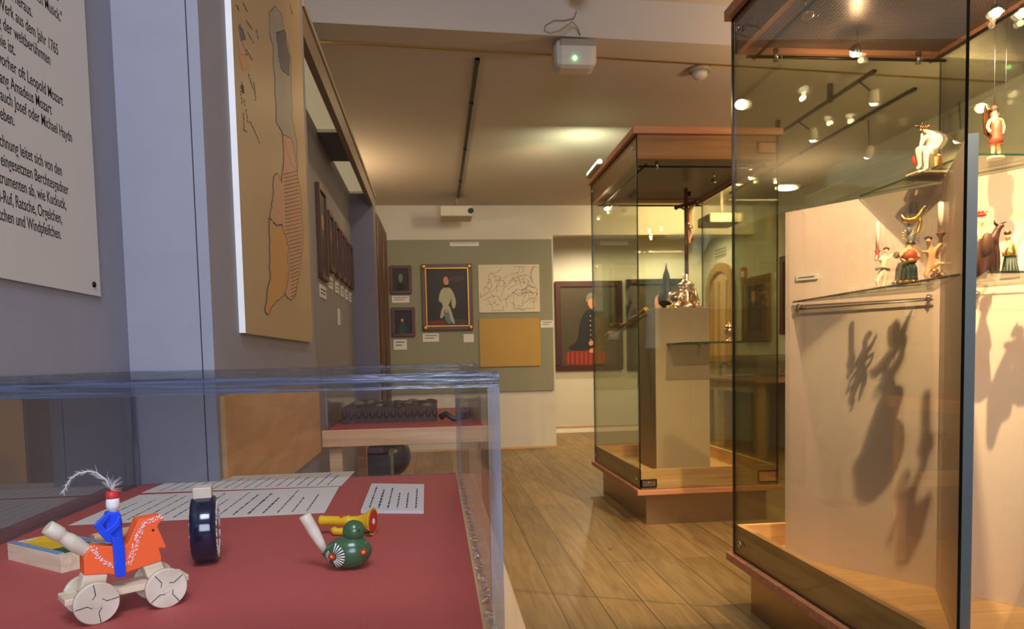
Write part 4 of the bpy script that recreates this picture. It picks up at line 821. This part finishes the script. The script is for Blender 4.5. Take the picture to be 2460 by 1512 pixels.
# right upper figure
def K(x, y, Y, dy=0): return at(x, y, 'Y', Y+dy)
Y = 1.835; s = Y/1742.3; off = ZU-K(2390, 378, Y).z; KU = lambda x, y, d=0: K(x, y, Y, d*s)+Vector((0, 0, off))
t = thing('standing_statue', 'reddish-brown carved figure with raised points on its back, on the upper shelf at the right', 'statue', (KU(2392, 378).x, Y, ZU))
skin('body', [(KU(2392, 325), 11*s), (KU(2392, 303), 11*s), (KU(2391, 288), 12*s), (KU(2390, 276), 5*s), (KU(2389, 264, -2), 8*s), (KU(2378, 288), 5*s), (KU(2372, 305, -4), 4*s), (KU(2380, 318, -9), 4*s), (KU(2406, 288), 5*s), (KU(2412, 305), 4*s), (KU(2408, 322, -6), 3.5*s), (KU(2386, 340), 7*s), (KU(2386, 358), 5*s), (KU(2384, 374), 3.5*s), (KU(2381, 377, -7), 3*s), (KU(2397, 338, -3), 7*s), (KU(2399, 356), 5*s), (KU(2400, 374), 3.5*s), (KU(2402, 377, -7), 3*s)],
     [(0, 1), (1, 2), (2, 3), (3, 4), (2, 5), (5, 6), (6, 7), (2, 8), (8, 9), (9, 10), (0, 11), (11, 12), (12, 13), (13, 14), (0, 15), (15, 16), (16, 17), (17, 18)], 'flesh', t)
MB().lathe(KU(2392, 346), (0, 0, 1), [(0, 17*s), (14*s, 14*s), (34*s, 14*s), (56*s, 12*s), (62*s, 6*s)], 'robe_red', 16).build('tunic', t)
mb = MB().ball(KU(2389, 262, 2), (9.5*s, 8*s, 10*s), 'hair_brown', 12).tube([KU(2383, 270, 4), KU(2381, 290, 5)], 4*s, 'hair_brown', 8).tube([KU(2397, 270, 4), KU(2398, 288, 5)], 4*s, 'hair_brown', 8); mb.build('hair', t)
mb = MB().prism([KU(2368, 250, 9), KU(2372, 262, 9), KU(2390, 258, 9), KU(2392, 240, 9), KU(2398, 255, 9), KU(2402, 290, 9), KU(2385, 335, 9), KU(2366, 320, 9), KU(2363, 285, 9)], (0, 5*s, 0), 'gilt_brown'); mb.build('wing', t, .001)
MB().lathe(KU(2392, 381), (0, 0, 1), [(0, 20*s), (3*s, 19*s), (5*s, 17*s)], 'birch_pale', 16).build('base', t)
# right lower group
Y = 1.80; s = Y/1742.3; off = ZL-K(2390, 648, Y).z; KL = lambda x, y, d=0: K(x, y, Y, d*s)+Vector((0, 0, off))
t = thing('horned_statue', 'dark brown carved animal-headed figure on the lower shelf just right of the fin panel', 'statue', (KL(2386, 648).x, Y, ZL))
skin('body', [(KL(2372, 600), 19*s), (KL(2374, 560), 20*s), (KL(2384, 545), 16*s), (KL(2396, 535, -3), 10*s), (KL(2400, 522, -6), 8*s), (KL(2412, 517, -8), 5*s), (KL(2364, 622), 10*s), (KL(2363, 645), 7*s), (KL(2384, 620), 10*s), (KL(2392, 645), 6*s), (KL(2395, 580, -8), 8*s), (KL(2398, 610, -8), 6*s), (KL(2395, 640, -4), 5*s)], [(0, 1), (1, 2), (2, 3), (3, 4), (4, 5), (0, 6), (6, 7), (0, 8), (8, 9), (2, 10), (10, 11), (11, 12)], 'robe_brown', t)
mb = MB().tube([KL(2398, 520), KL(2390, 512), KL(2389, 504)], [4*s, 3*s, 1*s], 'robe_brown', 6).tube([KL(2405, 517), KL(2410, 511), KL(2418, 510)], [4*s, 3*s, 1*s], 'robe_brown', 6); mb.build('horn', t)
MB().ball(KL(2372, 565, -6), (17*s, 12*s, 32*s), 'hair_brown', 14).build('folded_wing', t)
_kl = KL; KL = lambda x, y, d=0: _kl(x+8, y, d)
t = thing('robed_statue', 'carved figure in a grey-green robe with a golden cape, right of the dark horned figure', 'statue', (KL(2425, 648).x, Y, ZL))
skin('body', [(KL(2418, 590), 11*s), (KL(2417, 568), 12*s), (KL(2415, 553), 5*s), (KL(2413, 541, -3), 8.5*s), (KL(2406, 572, -6), 5*s), (KL(2400, 585, -14), 4*s), (KL(2428, 572), 5*s), (KL(2433, 590, -4), 4.5*s), (KL(2435, 606, -8), 3.5*s), (KL(2424, 615), 10*s), (KL(2427, 645), 7*s)], [(0, 1), (1, 2), (2, 3), (1, 4), (4, 5), (1, 6), (6, 7), (7, 8), (0, 9), (9, 10)], 'flesh', t)
mb = MB().lathe(KL(2418, 648), (0, 0, 1), [(0, 22*s), (30*s, 18*s), (60*s, 13*s), (70*s, 9*s)], 'robe_grey', 18)
for k in range(9): a = math.pi+k*math.pi/8; mb.tube([KL(2418, 647)+Vector((math.cos(a)*21*s, math.sin(a)*21*s, 0)), KL(2418, 588)+Vector((math.cos(a)*12*s, math.sin(a)*12*s, 0))], [3*s, 1.5*s], 'robe_green', 5)
mb.build('robe', t); MB().lathe(KL(2418, 592), (0, 0, 1), [(0, 17*s), (12*s, 16*s), (26*s, 12*s), (34*s, 6*s)], 'gilt', 16).build('cape', t); MB().ball(KL(2413, 536, 1), (9*s, 8.5*s, 6*s), 'gilt_brown', 12).build('hair', t)
KL = _kl
t = thing('hatted_statue', 'carved figure with a red feathered hat half hidden behind the fin panel edge', 'statue', (KL(2350, 648, 60).x, Y+.07, ZL))
skin('body', [(KL(2346, 590, 60), 13*s), (KL(2350, 550, 60), 14*s), (KL(2353, 522, 60), 6*s), (KL(2358, 505, 56), 9*s), (KL(2344, 625, 60), 12*s), (KL(2344, 645, 60), 9*s), (KL(2362, 548, 50), 5*s), (KL(2366, 565, 40), 4*s)], [(0, 1), (1, 2), (2, 3), (0, 4), (4, 5), (1, 6), (6, 7)], 'flesh', t)
MB().lathe(KL(2348, 648, 60), (0, 0, 1), [(0, 20*s), (50*s, 16*s), (95*s, 15*s), (115*s, 8*s)], 'robe_brown', 16).build('robe', t)
MB().ball(KL(2358, 494, 56), (13*s, 12*s, 5*s), 'red_paint', 12).ball(KL(2357, 488, 56), (8*s, 8*s, 7*s), 'red_paint', 12).tube([KL(2362, 490, 52), KL(2370, 484, 50), KL(2376, 487, 50)], [3*s, 3*s, 1*s], 'gilt', 6).build('hat', t)

# ---- lamps in the near case
def halogen(loc, target, label, on=True, power=9, r=.022, cone=110):
    loc = Vector(loc); d = (Vector(target)-loc).normalized(); t = thing('spot_lamp', label, 'lamp', loc)
    MB().lathe(loc-d*.010, d, [(0, .006), (.006, .014), (.020, r*.95), (.026, r), (.0265, r*.8)], 'steel', 20).build('reflector', t)
    MB().lathe(loc+d*.0168, d, [(0, r*.82), (.0005, r*.78)], 'halogen' if on else 'silver', 16).build('bulb_face', t)
    if on: MB().ball(loc+d*.020, r*.62, 'halogen', 14).build('bulb', t)
    MB().tube([loc-d*.012, loc-d*.012+Vector((0, 0, .02)), Vector((loc.x, loc.y, 2.131))], .003, 'steel', 6).build('stem', t)
    if on:
        spot('lamp_light', loc+d*.042, target, power, HALO, cone, .8, .008)
        pl_ = bpy.data.lights.new('bulb_spill', 'POINT'); pl_.energy = min(power, 90)*.03; pl_.color = HALO; pl_.shadow_soft_size = .01; po = bpy.data.objects.new('bulb_spill', pl_); C.objects.link(po); po.location = loc+Vector((0, 0, -.045))
    return t
halogen((1.515, 2.50, 2.075), (1.12, 3.8, .0), 'lit halogen spot at the far side of the near case ceiling', True, 380, .022, 80)
halogen((1.21, 2.28, 2.085), (1.3, 2.0, 1.3), 'unlit halogen spot near the left edge of the near case ceiling', False)
halogen((1.80, 2.20, 2.075), (1.55, 1.75, 1.0), 'lit halogen spot right of the dark glass corner in the near case', True, 36)
halogen((1.90, 2.20, 2.085), (1.80, 2.0, 1.0), 'lit halogen spot at the right edge of the picture in the near case', True, 20)
halogen((1.157, 1.49, 2.035), (1.38, 2.10, 1.42), 'lit halogen spot at the camera side of the near case ceiling, left of the fin', True, 200, .022, 92)
halogen((1.60, 1.53, 2.07), (1.75, 1.75, .9), 'lit halogen spot at the camera side of the near case beyond the glass corner', True, 60)
for x, y in ((1.62, 2.0), (1.66, 2.0)):
    pass
t = thing('hanging_wire', 'pair of thin wires hanging from the near case ceiling above the horned figure', 'wire', (1.66, 1.9, ZU))
for px in (2388, 2415):
    p = K(px, 260, 1.97); MB().tube([(p.x, p.y, ZU+.002), (p.x, p.y, 2.134)], .0008, 'steel', 5).build('wire', t)

# ---- farther case contents
zt0 = .2505
single('pedestal', MB().box(1.405, 1.766, 4.55, 4.98, zt0, 1.302, 'pedestal_grey'), 'tall plain grey pedestal standing inside the farther display case', 'pedestal', None, .003)
CY = 4.76; ZP = 1.3025; s = CY/1742.3; c = K(1648, 735, CY); cx = c.x
t = thing('crucifix', 'standing crucifix with a dark wooden cross on an ornate silver foot', 'crucifix', (cx, CY, ZP))
mb = MB().lathe((cx, CY, ZP+.004), (0, 0, 1), [(0, 0.1003), (.012, 0.1086), (.03, 0.0920), (.05, 0.0649), (.075, 0.0614), (.10, 0.0472), (.125, 0.0354), (.15, 0.0531), (.165, 0.0590), (.175, 0.0354), (.20, 0.0180), (.225, 0.0240), (.235, 0.0120)], 'silver', 24)
for k in range(3):
    a = -math.pi/2+k*2*math.pi/3+.25; e = Vector((math.cos(a), math.sin(a), 0)); o0 = Vector((cx, CY, ZP))
    mb.tube([o0+e*.045+Vector((0, 0, .115)), o0+e*.100+Vector((0, 0, .105)), o0+e*.120+Vector((0, 0, .07)), o0+e*.085+Vector((0, 0, .045)), o0+e*.112+Vector((0, 0, .014))], [.012, .016, .015, .012, .014], 'silver', 10)
    mb.ball(o0+e*.118+Vector((0, 0, .016)), .016, 'silver', 10)
    f = Vector((math.cos(a+1.05), math.sin(a+1.05), 0)); mb.ball(o0+f*.06+Vector((0, 0, .07)), (.022, .022, .026), 'silver', 10).ball(o0+f*.04+Vector((0, 0, .14)), .014, 'silver', 8)
random.seed(4)
for k in range(36): a = random.uniform(0, 6.28); z = random.uniform(.01, .16); r = .112-z*.42; mb.ball((cx+math.cos(a)*r, CY+math.sin(a)*r, ZP+z), random.uniform(.007, .013), 'silver', 7)
mb.build('ornate_foot', t)
top = K(1652, 452, CY).z; arm = K(1652, 492, CY).z; AD = Vector((.42, -.907, 0)); ND = Vector((.907, .42, 0)); o0 = Vector((cx+.006, CY, 0))
def obx(mb, c, hx, hn, z0, z1, m):
    q = [c-AD*hx-ND*hn, c+AD*hx-ND*hn, c+AD*hx+ND*hn, c-AD*hx+ND*hn]; mb.prism([(p.x, p.y, z0) for p in q], (0, 0, z1-z0), m); return mb
mb = obx(MB(), o0, .011, .008, ZP+.232, top, 'dark_wood_red'); mb.build('cross_post', t)
mb = obx(MB(), o0, .092, .008, arm-.011, arm+.011, 'dark_wood_red')
for q in (-1, 1): mb.ball(o0+AD*.095*q+Vector((0, 0, arm)), (.014, .014, .018), 'robe_brown', 10)
mb.build('cross_arm', t)
MB().prism([o0+AD*p+ND*.009+Vector((0, 0, z)) for p, z in ((-.03, arm+.05), (.03, arm+.055), (.035, arm+.085), (-.028, arm+.08))], ND*.004, 'gilt_brown').build('title_scroll', t)
b0 = lambda a, n_, z: o0+AD*a+ND*n_+Vector((0, 0, z))
skin('corpus', [(b0(0, .030, arm-.135), .017), (b0(0, .032, arm-.085), .018), (b0(0, .026, arm-.045), .019), (b0(.004, .030, arm-.022), .009), (b0(.008, .034, arm-.004), .014), (b0(.04, .020, arm-.02), .008), (b0(.07, .014, arm-.004), .0065), (b0(.092, .013, arm+.004), .006), (b0(-.04, .020, arm-.02), .008), (b0(-.07, .014, arm-.004), .0065), (b0(-.092, .013, arm+.004), .006), (b0(.008, .045, arm-.18), .011), (b0(.002, .024, arm-.235), .007), (b0(.002, .030, arm-.255), .006), (b0(-.008, .045, arm-.18), .011), (b0(-.002, .026, arm-.235), .007)],
     [(0, 1), (1, 2), (2, 3), (3, 4), (2, 5), (5, 6), (6, 7), (2, 8), (8, 9), (9, 10), (0, 11), (11, 12), (12, 13), (0, 14), (14, 15)], 'flesh', t)
MB().tube([b0(-.016, .034, arm-.145), b0(0, .050, arm-.14), b0(.016, .034, arm-.145), b0(.014, .016, arm-.15), b0(-.014, .016, arm-.15), b0(-.016, .034, arm-.145)], .010, 'silver', 8).ball(b0(.006, .012, arm-.125), .014, 'silver', 8).build('loincloth', t)
MB().ball(b0(.008, .030, arm+.003), .0135, 'hair_brown', 10).build('hair', t)
c = K(1601, 735, 4.92); c.z = ZP
single('dark_cone', MB().lathe(c, (0, 0, 1), [(0, .045), (.01, .05), (.03, .03), (.05, .055), (.10, .060), (.13, .040), (.19, .030), (.25, .022), (.29, .008), (.33, .002)], 'canvas_dark', 14), 'dark green pointed cone-like ornament left behind the silver crucifix foot', 'ornament')
single('gilt_fitting', MB().lathe((c.x-.03, 4.66, ZP), (0, 0, 1), [(0, .022), (.008, .022), (.014, .010), (.022, .016), (.030, .006)], 'gilt', 14), 'small low gilt fitting on the left edge of the grey pedestal', 'ornament')
p0 = K(1459, 816, 5.06); p1 = K(1554, 752, 4.74); d = p1-p0; L = d.length
t = thing('gilt_staff', 'slender gilt staff lying aslant on a glass plate left of the pedestal', 'staff', p0)
prof = []; n = 26
for i in range(n+1):
    f = i/n; prof.append((L*f, .011+.004*math.sin(f*21)+.007*(f < .08)+.003*f))
MB().lathe(p0+Vector((0, 0, .024)), d, prof, 'gilt', 14).build('shaft', t); MB().ball(p0+Vector((0, 0, .024)), (.026, .022, .018), 'gilt', 14).build('knob', t)
pl = thing('glass_plate', 'slanting glass plate bracketed to the left side of the grey pedestal', 'shelf', p1)
q0 = p0-Vector((.004, 0, .006)); q1 = Vector((1.4035, p1.y, p1.z-.006+(1.4035-p1.x)*.6))
MB().prism([q0+Vector((0, -.05, 0)), q1+Vector((0, -.05, 0)), q1+Vector((0, .06, 0)), q0+Vector((0, .06, 0))], (0, 0, -.006), 'clear_glass', 'shelf_edge').build('pane', pl)
zs_ = K(1700, 822, 4.3).z
t = thing('glass_shelf', 'horizontal glass shelf in front of the pedestal in the farther case', 'shelf', (1.75, 4.36, zs_-.008))
MB().box(K(1632, 820, 4.3).x, 1.982, 4.16, 4.548, zs_-.008, zs_, 'clear_glass', 'shelf_edge').build('pane', t)
MB().tube([(1.50, 4.548, zs_-.016), (1.50, 4.535, zs_-.012)], .008, 'steel', 8).tube([(1.70, 4.548, zs_-.016), (1.70, 4.535, zs_-.012)], .008, 'steel', 8).build('shelf_clip', t)
c = K(1752, 818, 4.32); c.z = zs_
t = thing('silver_goblet', 'small silver lidded goblet on the glass shelf right of the pedestal', 'goblet', c)
MB().lathe(c, (0, 0, 1), [(0, .026), (.006, .026), (.012, .010), (.030, .008), (.036, .014), (.045, .026), (.075, .030), (.085, .026)], 'silver', 16).build('cup', t); MB().lathe(c+Vector((0, 0, .0855)), (0, 0, 1), [(0, .030), (.012, .022), (.022, .008), (.028, .010), (.036, .002)], 'silver', 16).build('lid', t)
def halogen2(loc, tgt, label, on, power=8): return halogen(loc, tgt, label, on, power)
halogen2((1.76, 4.45, 2.085), (1.75, 4.7, 1.3), 'unlit halogen spot under the farther case ceiling above the crucifix', False)
halogen2((1.92, 4.25, 2.07), (1.68, 4.75, 1.3), 'lit halogen spot at the right front of the farther case', True, 24)
halogen2((1.24, 5.16, 2.07), (1.5, 4.8, 1.1), 'lit halogen spot at the far left corner of the farther case', True, 30)
t = thing('tube_lamp', 'short bright tube lamp lying on the far left edge of the farther case roof', 'lamp', (1.16, 5.05, ST))
MB().box(1.115, 1.185, 4.88, 5.24, ST, ST+.012, 'device_white').build('holder', t); MB().tube([(1.14, 4.9, ST+.03), (1.14, 5.22, ST+.03)], .017, 'lamp_tube', 12).build('tube', t)
MB().tube([(1.14, 5.22, ST+.03), (1.14, 5.25, ST+.03)], .017, 'led_green', 12).build('tube_end', t)
area('tube_light', (1.14, 5.32, ST+.07), (1.14, 6.4, ST+.36), .2, 5.0, (.95, 1, .66))

# ================================================================== CEILING FITTINGS
def track(x, y0, y1, z, label, drop=0):
    t = thing('lighting_track', label, 'lighting track', (x, (y0+y1)/2, z)); MB().box(x-.011, x+.011, y0, y1, z-.014, z, 'dark_metal').build('rail', t)
    MB().box(x-.013, x+.013, y0, y0+.06, z-.017, z, 'black_plastic').box(x-.013, x+.013, y1-.06, y1, z-.017, z, 'black_plastic').build('end_cap', t)
    for y in (y0+(y1-y0)*f for f in (.2, .5, .8)): MB().box(x-.013, x+.013, y-.012, y+.012, z-.020, z+drop, 'dark_metal').build('clip', t)
    return t
track(.275, 4.09, 7.5, ZC-.0005, 'dark lighting track running down the middle of the main ceiling')
track(.275, 1.6, 3.68, ZN-.0005, 'short dark lighting track on the near ceiling at the top of the picture')
track(3.06, 4.4, 7.3, ZC-.0005, 'dark lighting track on the ceiling at the right seen through the near case')
tr2 = track(2.47, 3.9, 6.2, 2.56, 'pale rod track hanging below the ceiling at the right behind the near case', .09)
def track_lamp(x, y, z, zt_, tgt, label, power, grp=None, xt=None):
    loc = Vector((x, y, z)); d = (Vector(tgt)-loc).normalized(); t = thing('track_spot', label, 'lamp', loc, 0, grp)
    MB().lathe(loc-d*.06, d, [(0, .018), (.02, .026), (.07, .034), (.075, .030)], 'device_white', 18).build('housing', t)
    MB().lathe(loc+d*.0152, d, [(0, .0295), (.001, .028)], 'halogen_small', 16).build('lamp_face', t)
    MB().tube([loc-d*.03, (xt or x, y, zt_)], .005, 'dark_metal', 6).build('stem', t)
    MB().ball(loc+d*.020, .019, 'halogen', 12).build('bulb', t)
    if power: spot('track_light', loc+d*.05, tgt, power, WARM, 100, .7, .03)
    return t
for i, (px, py, Z, lb) in enumerate(((2098, 238, 2.45, 'white track spot on the pale rod track, nearest one left of the dark glass corner'), (1952, 328, 2.45, 'white track spot on the pale rod track, left of the nearest one'), (1773, 435, 2.45, 'white track spot on the pale rod track seen at the farther case'))):
    p = at(px, py, 'Z', Z); track_lamp(p.x, p.y, Z, 2.547, (p.x+.5, p.y+1.2, 0.6), lb, 20, None, 2.47)
for i, (px, py, lb) in enumerate(((2085, 370, 'white track spot below the dark right-hand track, just above the pale panel'), (2302, 332, 'white track spot below the dark right-hand track, beside the dark glass corner'))):
    p = at(px, py, 'Z', 2.40); track_lamp(p.x, p.y, 2.40, ZC-.016 if p.y > 4.4 else ZN, (3.3, p.y+2.0, 1.0), lb, 16)
# access point with cable
p = K(1380, 134, 3.86); t = thing('emergency_unit', 'white rounded ceiling unit with a green light and a looped cable', 'ceiling unit', (p.x, p.y, p.z-.08))
MB().box(p.x-.112, p.x+.112, 3.80, 3.95, p.z-.075, p.z+.072, 'device_white').build('housing', t, .035)
MB().box(p.x-.085, p.x+.10, 3.792, 3.80, p.z+.028, p.z+.060, 'device_grey').build('upper_strip', t, .004)
g = K(1381, 139, 3.795); MB().ball(g, .011, 'led_green', 12).build('green_light', t)
q = K(1397, 8, 3.6); sb = single('socket_box', MB().box(q.x-.045, q.x+.045, 3.56, 3.66, ZN-.07, ZN-.0005, 'device_white').lathe((q.x+.005, 3.61, ZN-.07), (0, 0, -1), [(0, .022), (.02, .016)], 'device_grey', 12), 'small white socket box on the near ceiling above the looped cable', 'socket', None, .006)
cp = [(1385, 28, 3.50), (1378, 45, 3.55), (1355, 50, 3.6), (1330, 50, 3.62), (1310, 62, 3.64), (1308, 74, 3.66), (1322, 80, 3.68), (1345, 74, 3.70), (1362, 62, 3.72), (1375, 52, 3.74), (1388, 66, 3.77), (1396, 92, 3.82)]
single('looped_cable', MB().tube([K(x, y, Y_) for x, y, Y_ in cp], .0042, 'device_grey', 8), 'thin grey looped cable between the socket box and the white ceiling unit', 'cable')
p = at(1681, 165, 'Z', ZC)
t = thing('smoke_detector', 'round white smoke detector on the ceiling left of the near case', 'smoke detector', (p.x, p.y, ZC))
MB().lathe((p.x, p.y, ZC-.0003), (0, 0, -1), [(0, .068), (.018, .066), (.022, .050)], 'device_grey', 24).build('mount', t); MB().lathe((p.x, p.y, ZC-.0225), (0, 0, -1), [(0, .045), (.02, .043), (.035, .030), (.038, .0)], 'device_white', 24).build('sensor', t)
p = K(1098, 514, 7.45); t = thing('ceiling_projector', 'white boxy unit hanging at the end of the middle lighting track', 'ceiling unit', (p.x, p.y, p.z-.06))
MB().box(p.x-.17, p.x+.15, 7.3, 7.62, p.z-.05, p.z+.055, 'device_white').build('housing', t, .012); MB().lathe((p.x+.13, 7.30, p.z), (0.3, -1, 0), [(0, .028), (.02, .026)], 'black_plastic', 16).build('lens', t); MB().tube([(p.x, 7.45, p.z+.05), (p.x, 7.45, ZC-.031)], .015, 'device_grey', 8).build('stem', t)
p = K(1722, 530, 7.2); t = thing('ceiling_projector', 'grey unit with a dark round lens seen through the farther case', 'ceiling unit', (p.x, p.y, p.z-.06))
MB().box(p.x-.13, p.x+.20, 7.05, 7.4, p.z-.045, p.z+.05, 'device_grey').build('housing', t, .012); MB().lathe((p.x-.12, 7.10, p.z), (-1, -.5, 0), [(0, .04), (.035, .036)], 'black_plastic', 16).build('lens', t); MB().tube([(p.x+.05, 7.2, p.z+.045), (p.x+.05, 7.2, ZC)], .015, 'device_grey', 8).build('stem', t)
p = K(1900, 440, 6.4); t = thing('emergency_lamp', 'grey ceiling lamp with a lit oval underside seen through the near case glass', 'lamp', (p.x, p.y, p.z-.05))
MB().box(p.x-.14, p.x+.16, 6.3, 6.5, p.z-.035, p.z+.05, 'device_grey').build('housing', t, .02); MB().ball((p.x-.06, 6.38, p.z-.05), (.10, .06, .022), 'halogen_small', 20).build('lit_lens', t); MB().tube([(p.x, 6.4, p.z+.04), (p.x, 6.4, ZC)], .015, 'device_grey', 8).build('stem', t)

# ================================================================== TABLE AT THE RIGHT WALL
t = thing('side_table', 'long wooden table against the right wall below the gold-framed portrait', 'table', (3.2, 7.5, 0))
TX0, TX1, TY0, TY1, TZ = 2.98, 3.58, 6.5, 8.75, .745
MB().box(TX0, TX1, TY0, TY1, TZ-.03, TZ, 'birch_red').build('table_top', t, .003)
MB().box(TX0+.04, TX0+.06, TY0+.05, TY1-.05, TZ-.13, TZ-.03, 'ochre_wood').build('apron', t)
for y in (TY0+.06, 7.55, TY1-.14): MB().box(TX0+.03, TX0+.11, y, y+.08, 0, TZ-.03, 'ochre_wood').build('leg', t)
MB().box(TX0+.06, TX1-.04, TY1-.055, TY1-.03, .0, TZ-.03, 'ochre_wood').build('side_panel', t)
single('grey_panel', MB().box(3.16, 3.19, 6.7, 7.45, 0, .62, 'panel_cool'), 'grey upright board standing under the table at the right wall', 'board')
t = thing('fire_extinguisher', 'small red fire extinguisher on the floor under the right wall table', 'fire extinguisher', (3.26, 8.05, 0))
MB().lathe((3.3, 7.95, .0), (0, 0, 1), [(0, .06), (.02, .066), (.50, .066), (.56, .045), (.58, .02), (.62, .02)], 'extinguisher_red', 20).build('cylinder', t); MB().tube([(3.3, 7.95, .61), (3.24, 7.95, .65)], .012, 'black_plastic', 8).tube([(3.3, 7.95, .6), (3.22, 7.93, .5), (3.22, 7.93, .2)], .01, 'black_plastic', 8).build('valve_and_hose', t)
t = thing('acrylic_cover', 'clear low cover on the table at the right wall', 'display cover', (3.25, 7.4, TZ)); a0, a1, b0, b1, z0, z1 = 3.02, 3.54, 6.6, 8.45, TZ+.0005, .98
MB().box(a0, a1, b0, b1, z1-.006, z1, 'acrylic', 'acrylic_edge').build('top_pane', t)
for q in ((a0, a1, b0, b0+.006), (a0, a1, b1-.006, b1), (a0, a0+.006, b0+.007, b1-.007), (a1-.006, a1, b0+.007, b1-.007)): MB().box(*q, z0, z1-.0065, 'acrylic', 'acrylic_edge').build('side_pane', t)
c = K(1785, 897, 7.4); single('white_dish', MB().lathe((3.25, 7.55, TZ+.0005), (0, 0, 1), [(0, .08), (.006, .11), (.02, .15), (.023, .15), (.012, .12), (.008, .0)], 'white_paint', 28, False), 'flat white dish under the cover on the right wall table', 'dish')
single('curved_hook', MB().tube([(3.17, 7.86, TZ+.004), (3.17, 7.86, TZ+.10), (3.19, 7.84, TZ+.15), (3.225, 7.81, TZ+.14), (3.245, 7.79, TZ+.08)], [.014, .012, .012, .012, .008], 'black_plastic', 10), 'black curved hook-shaped exhibit behind the white dish', 'exhibit')
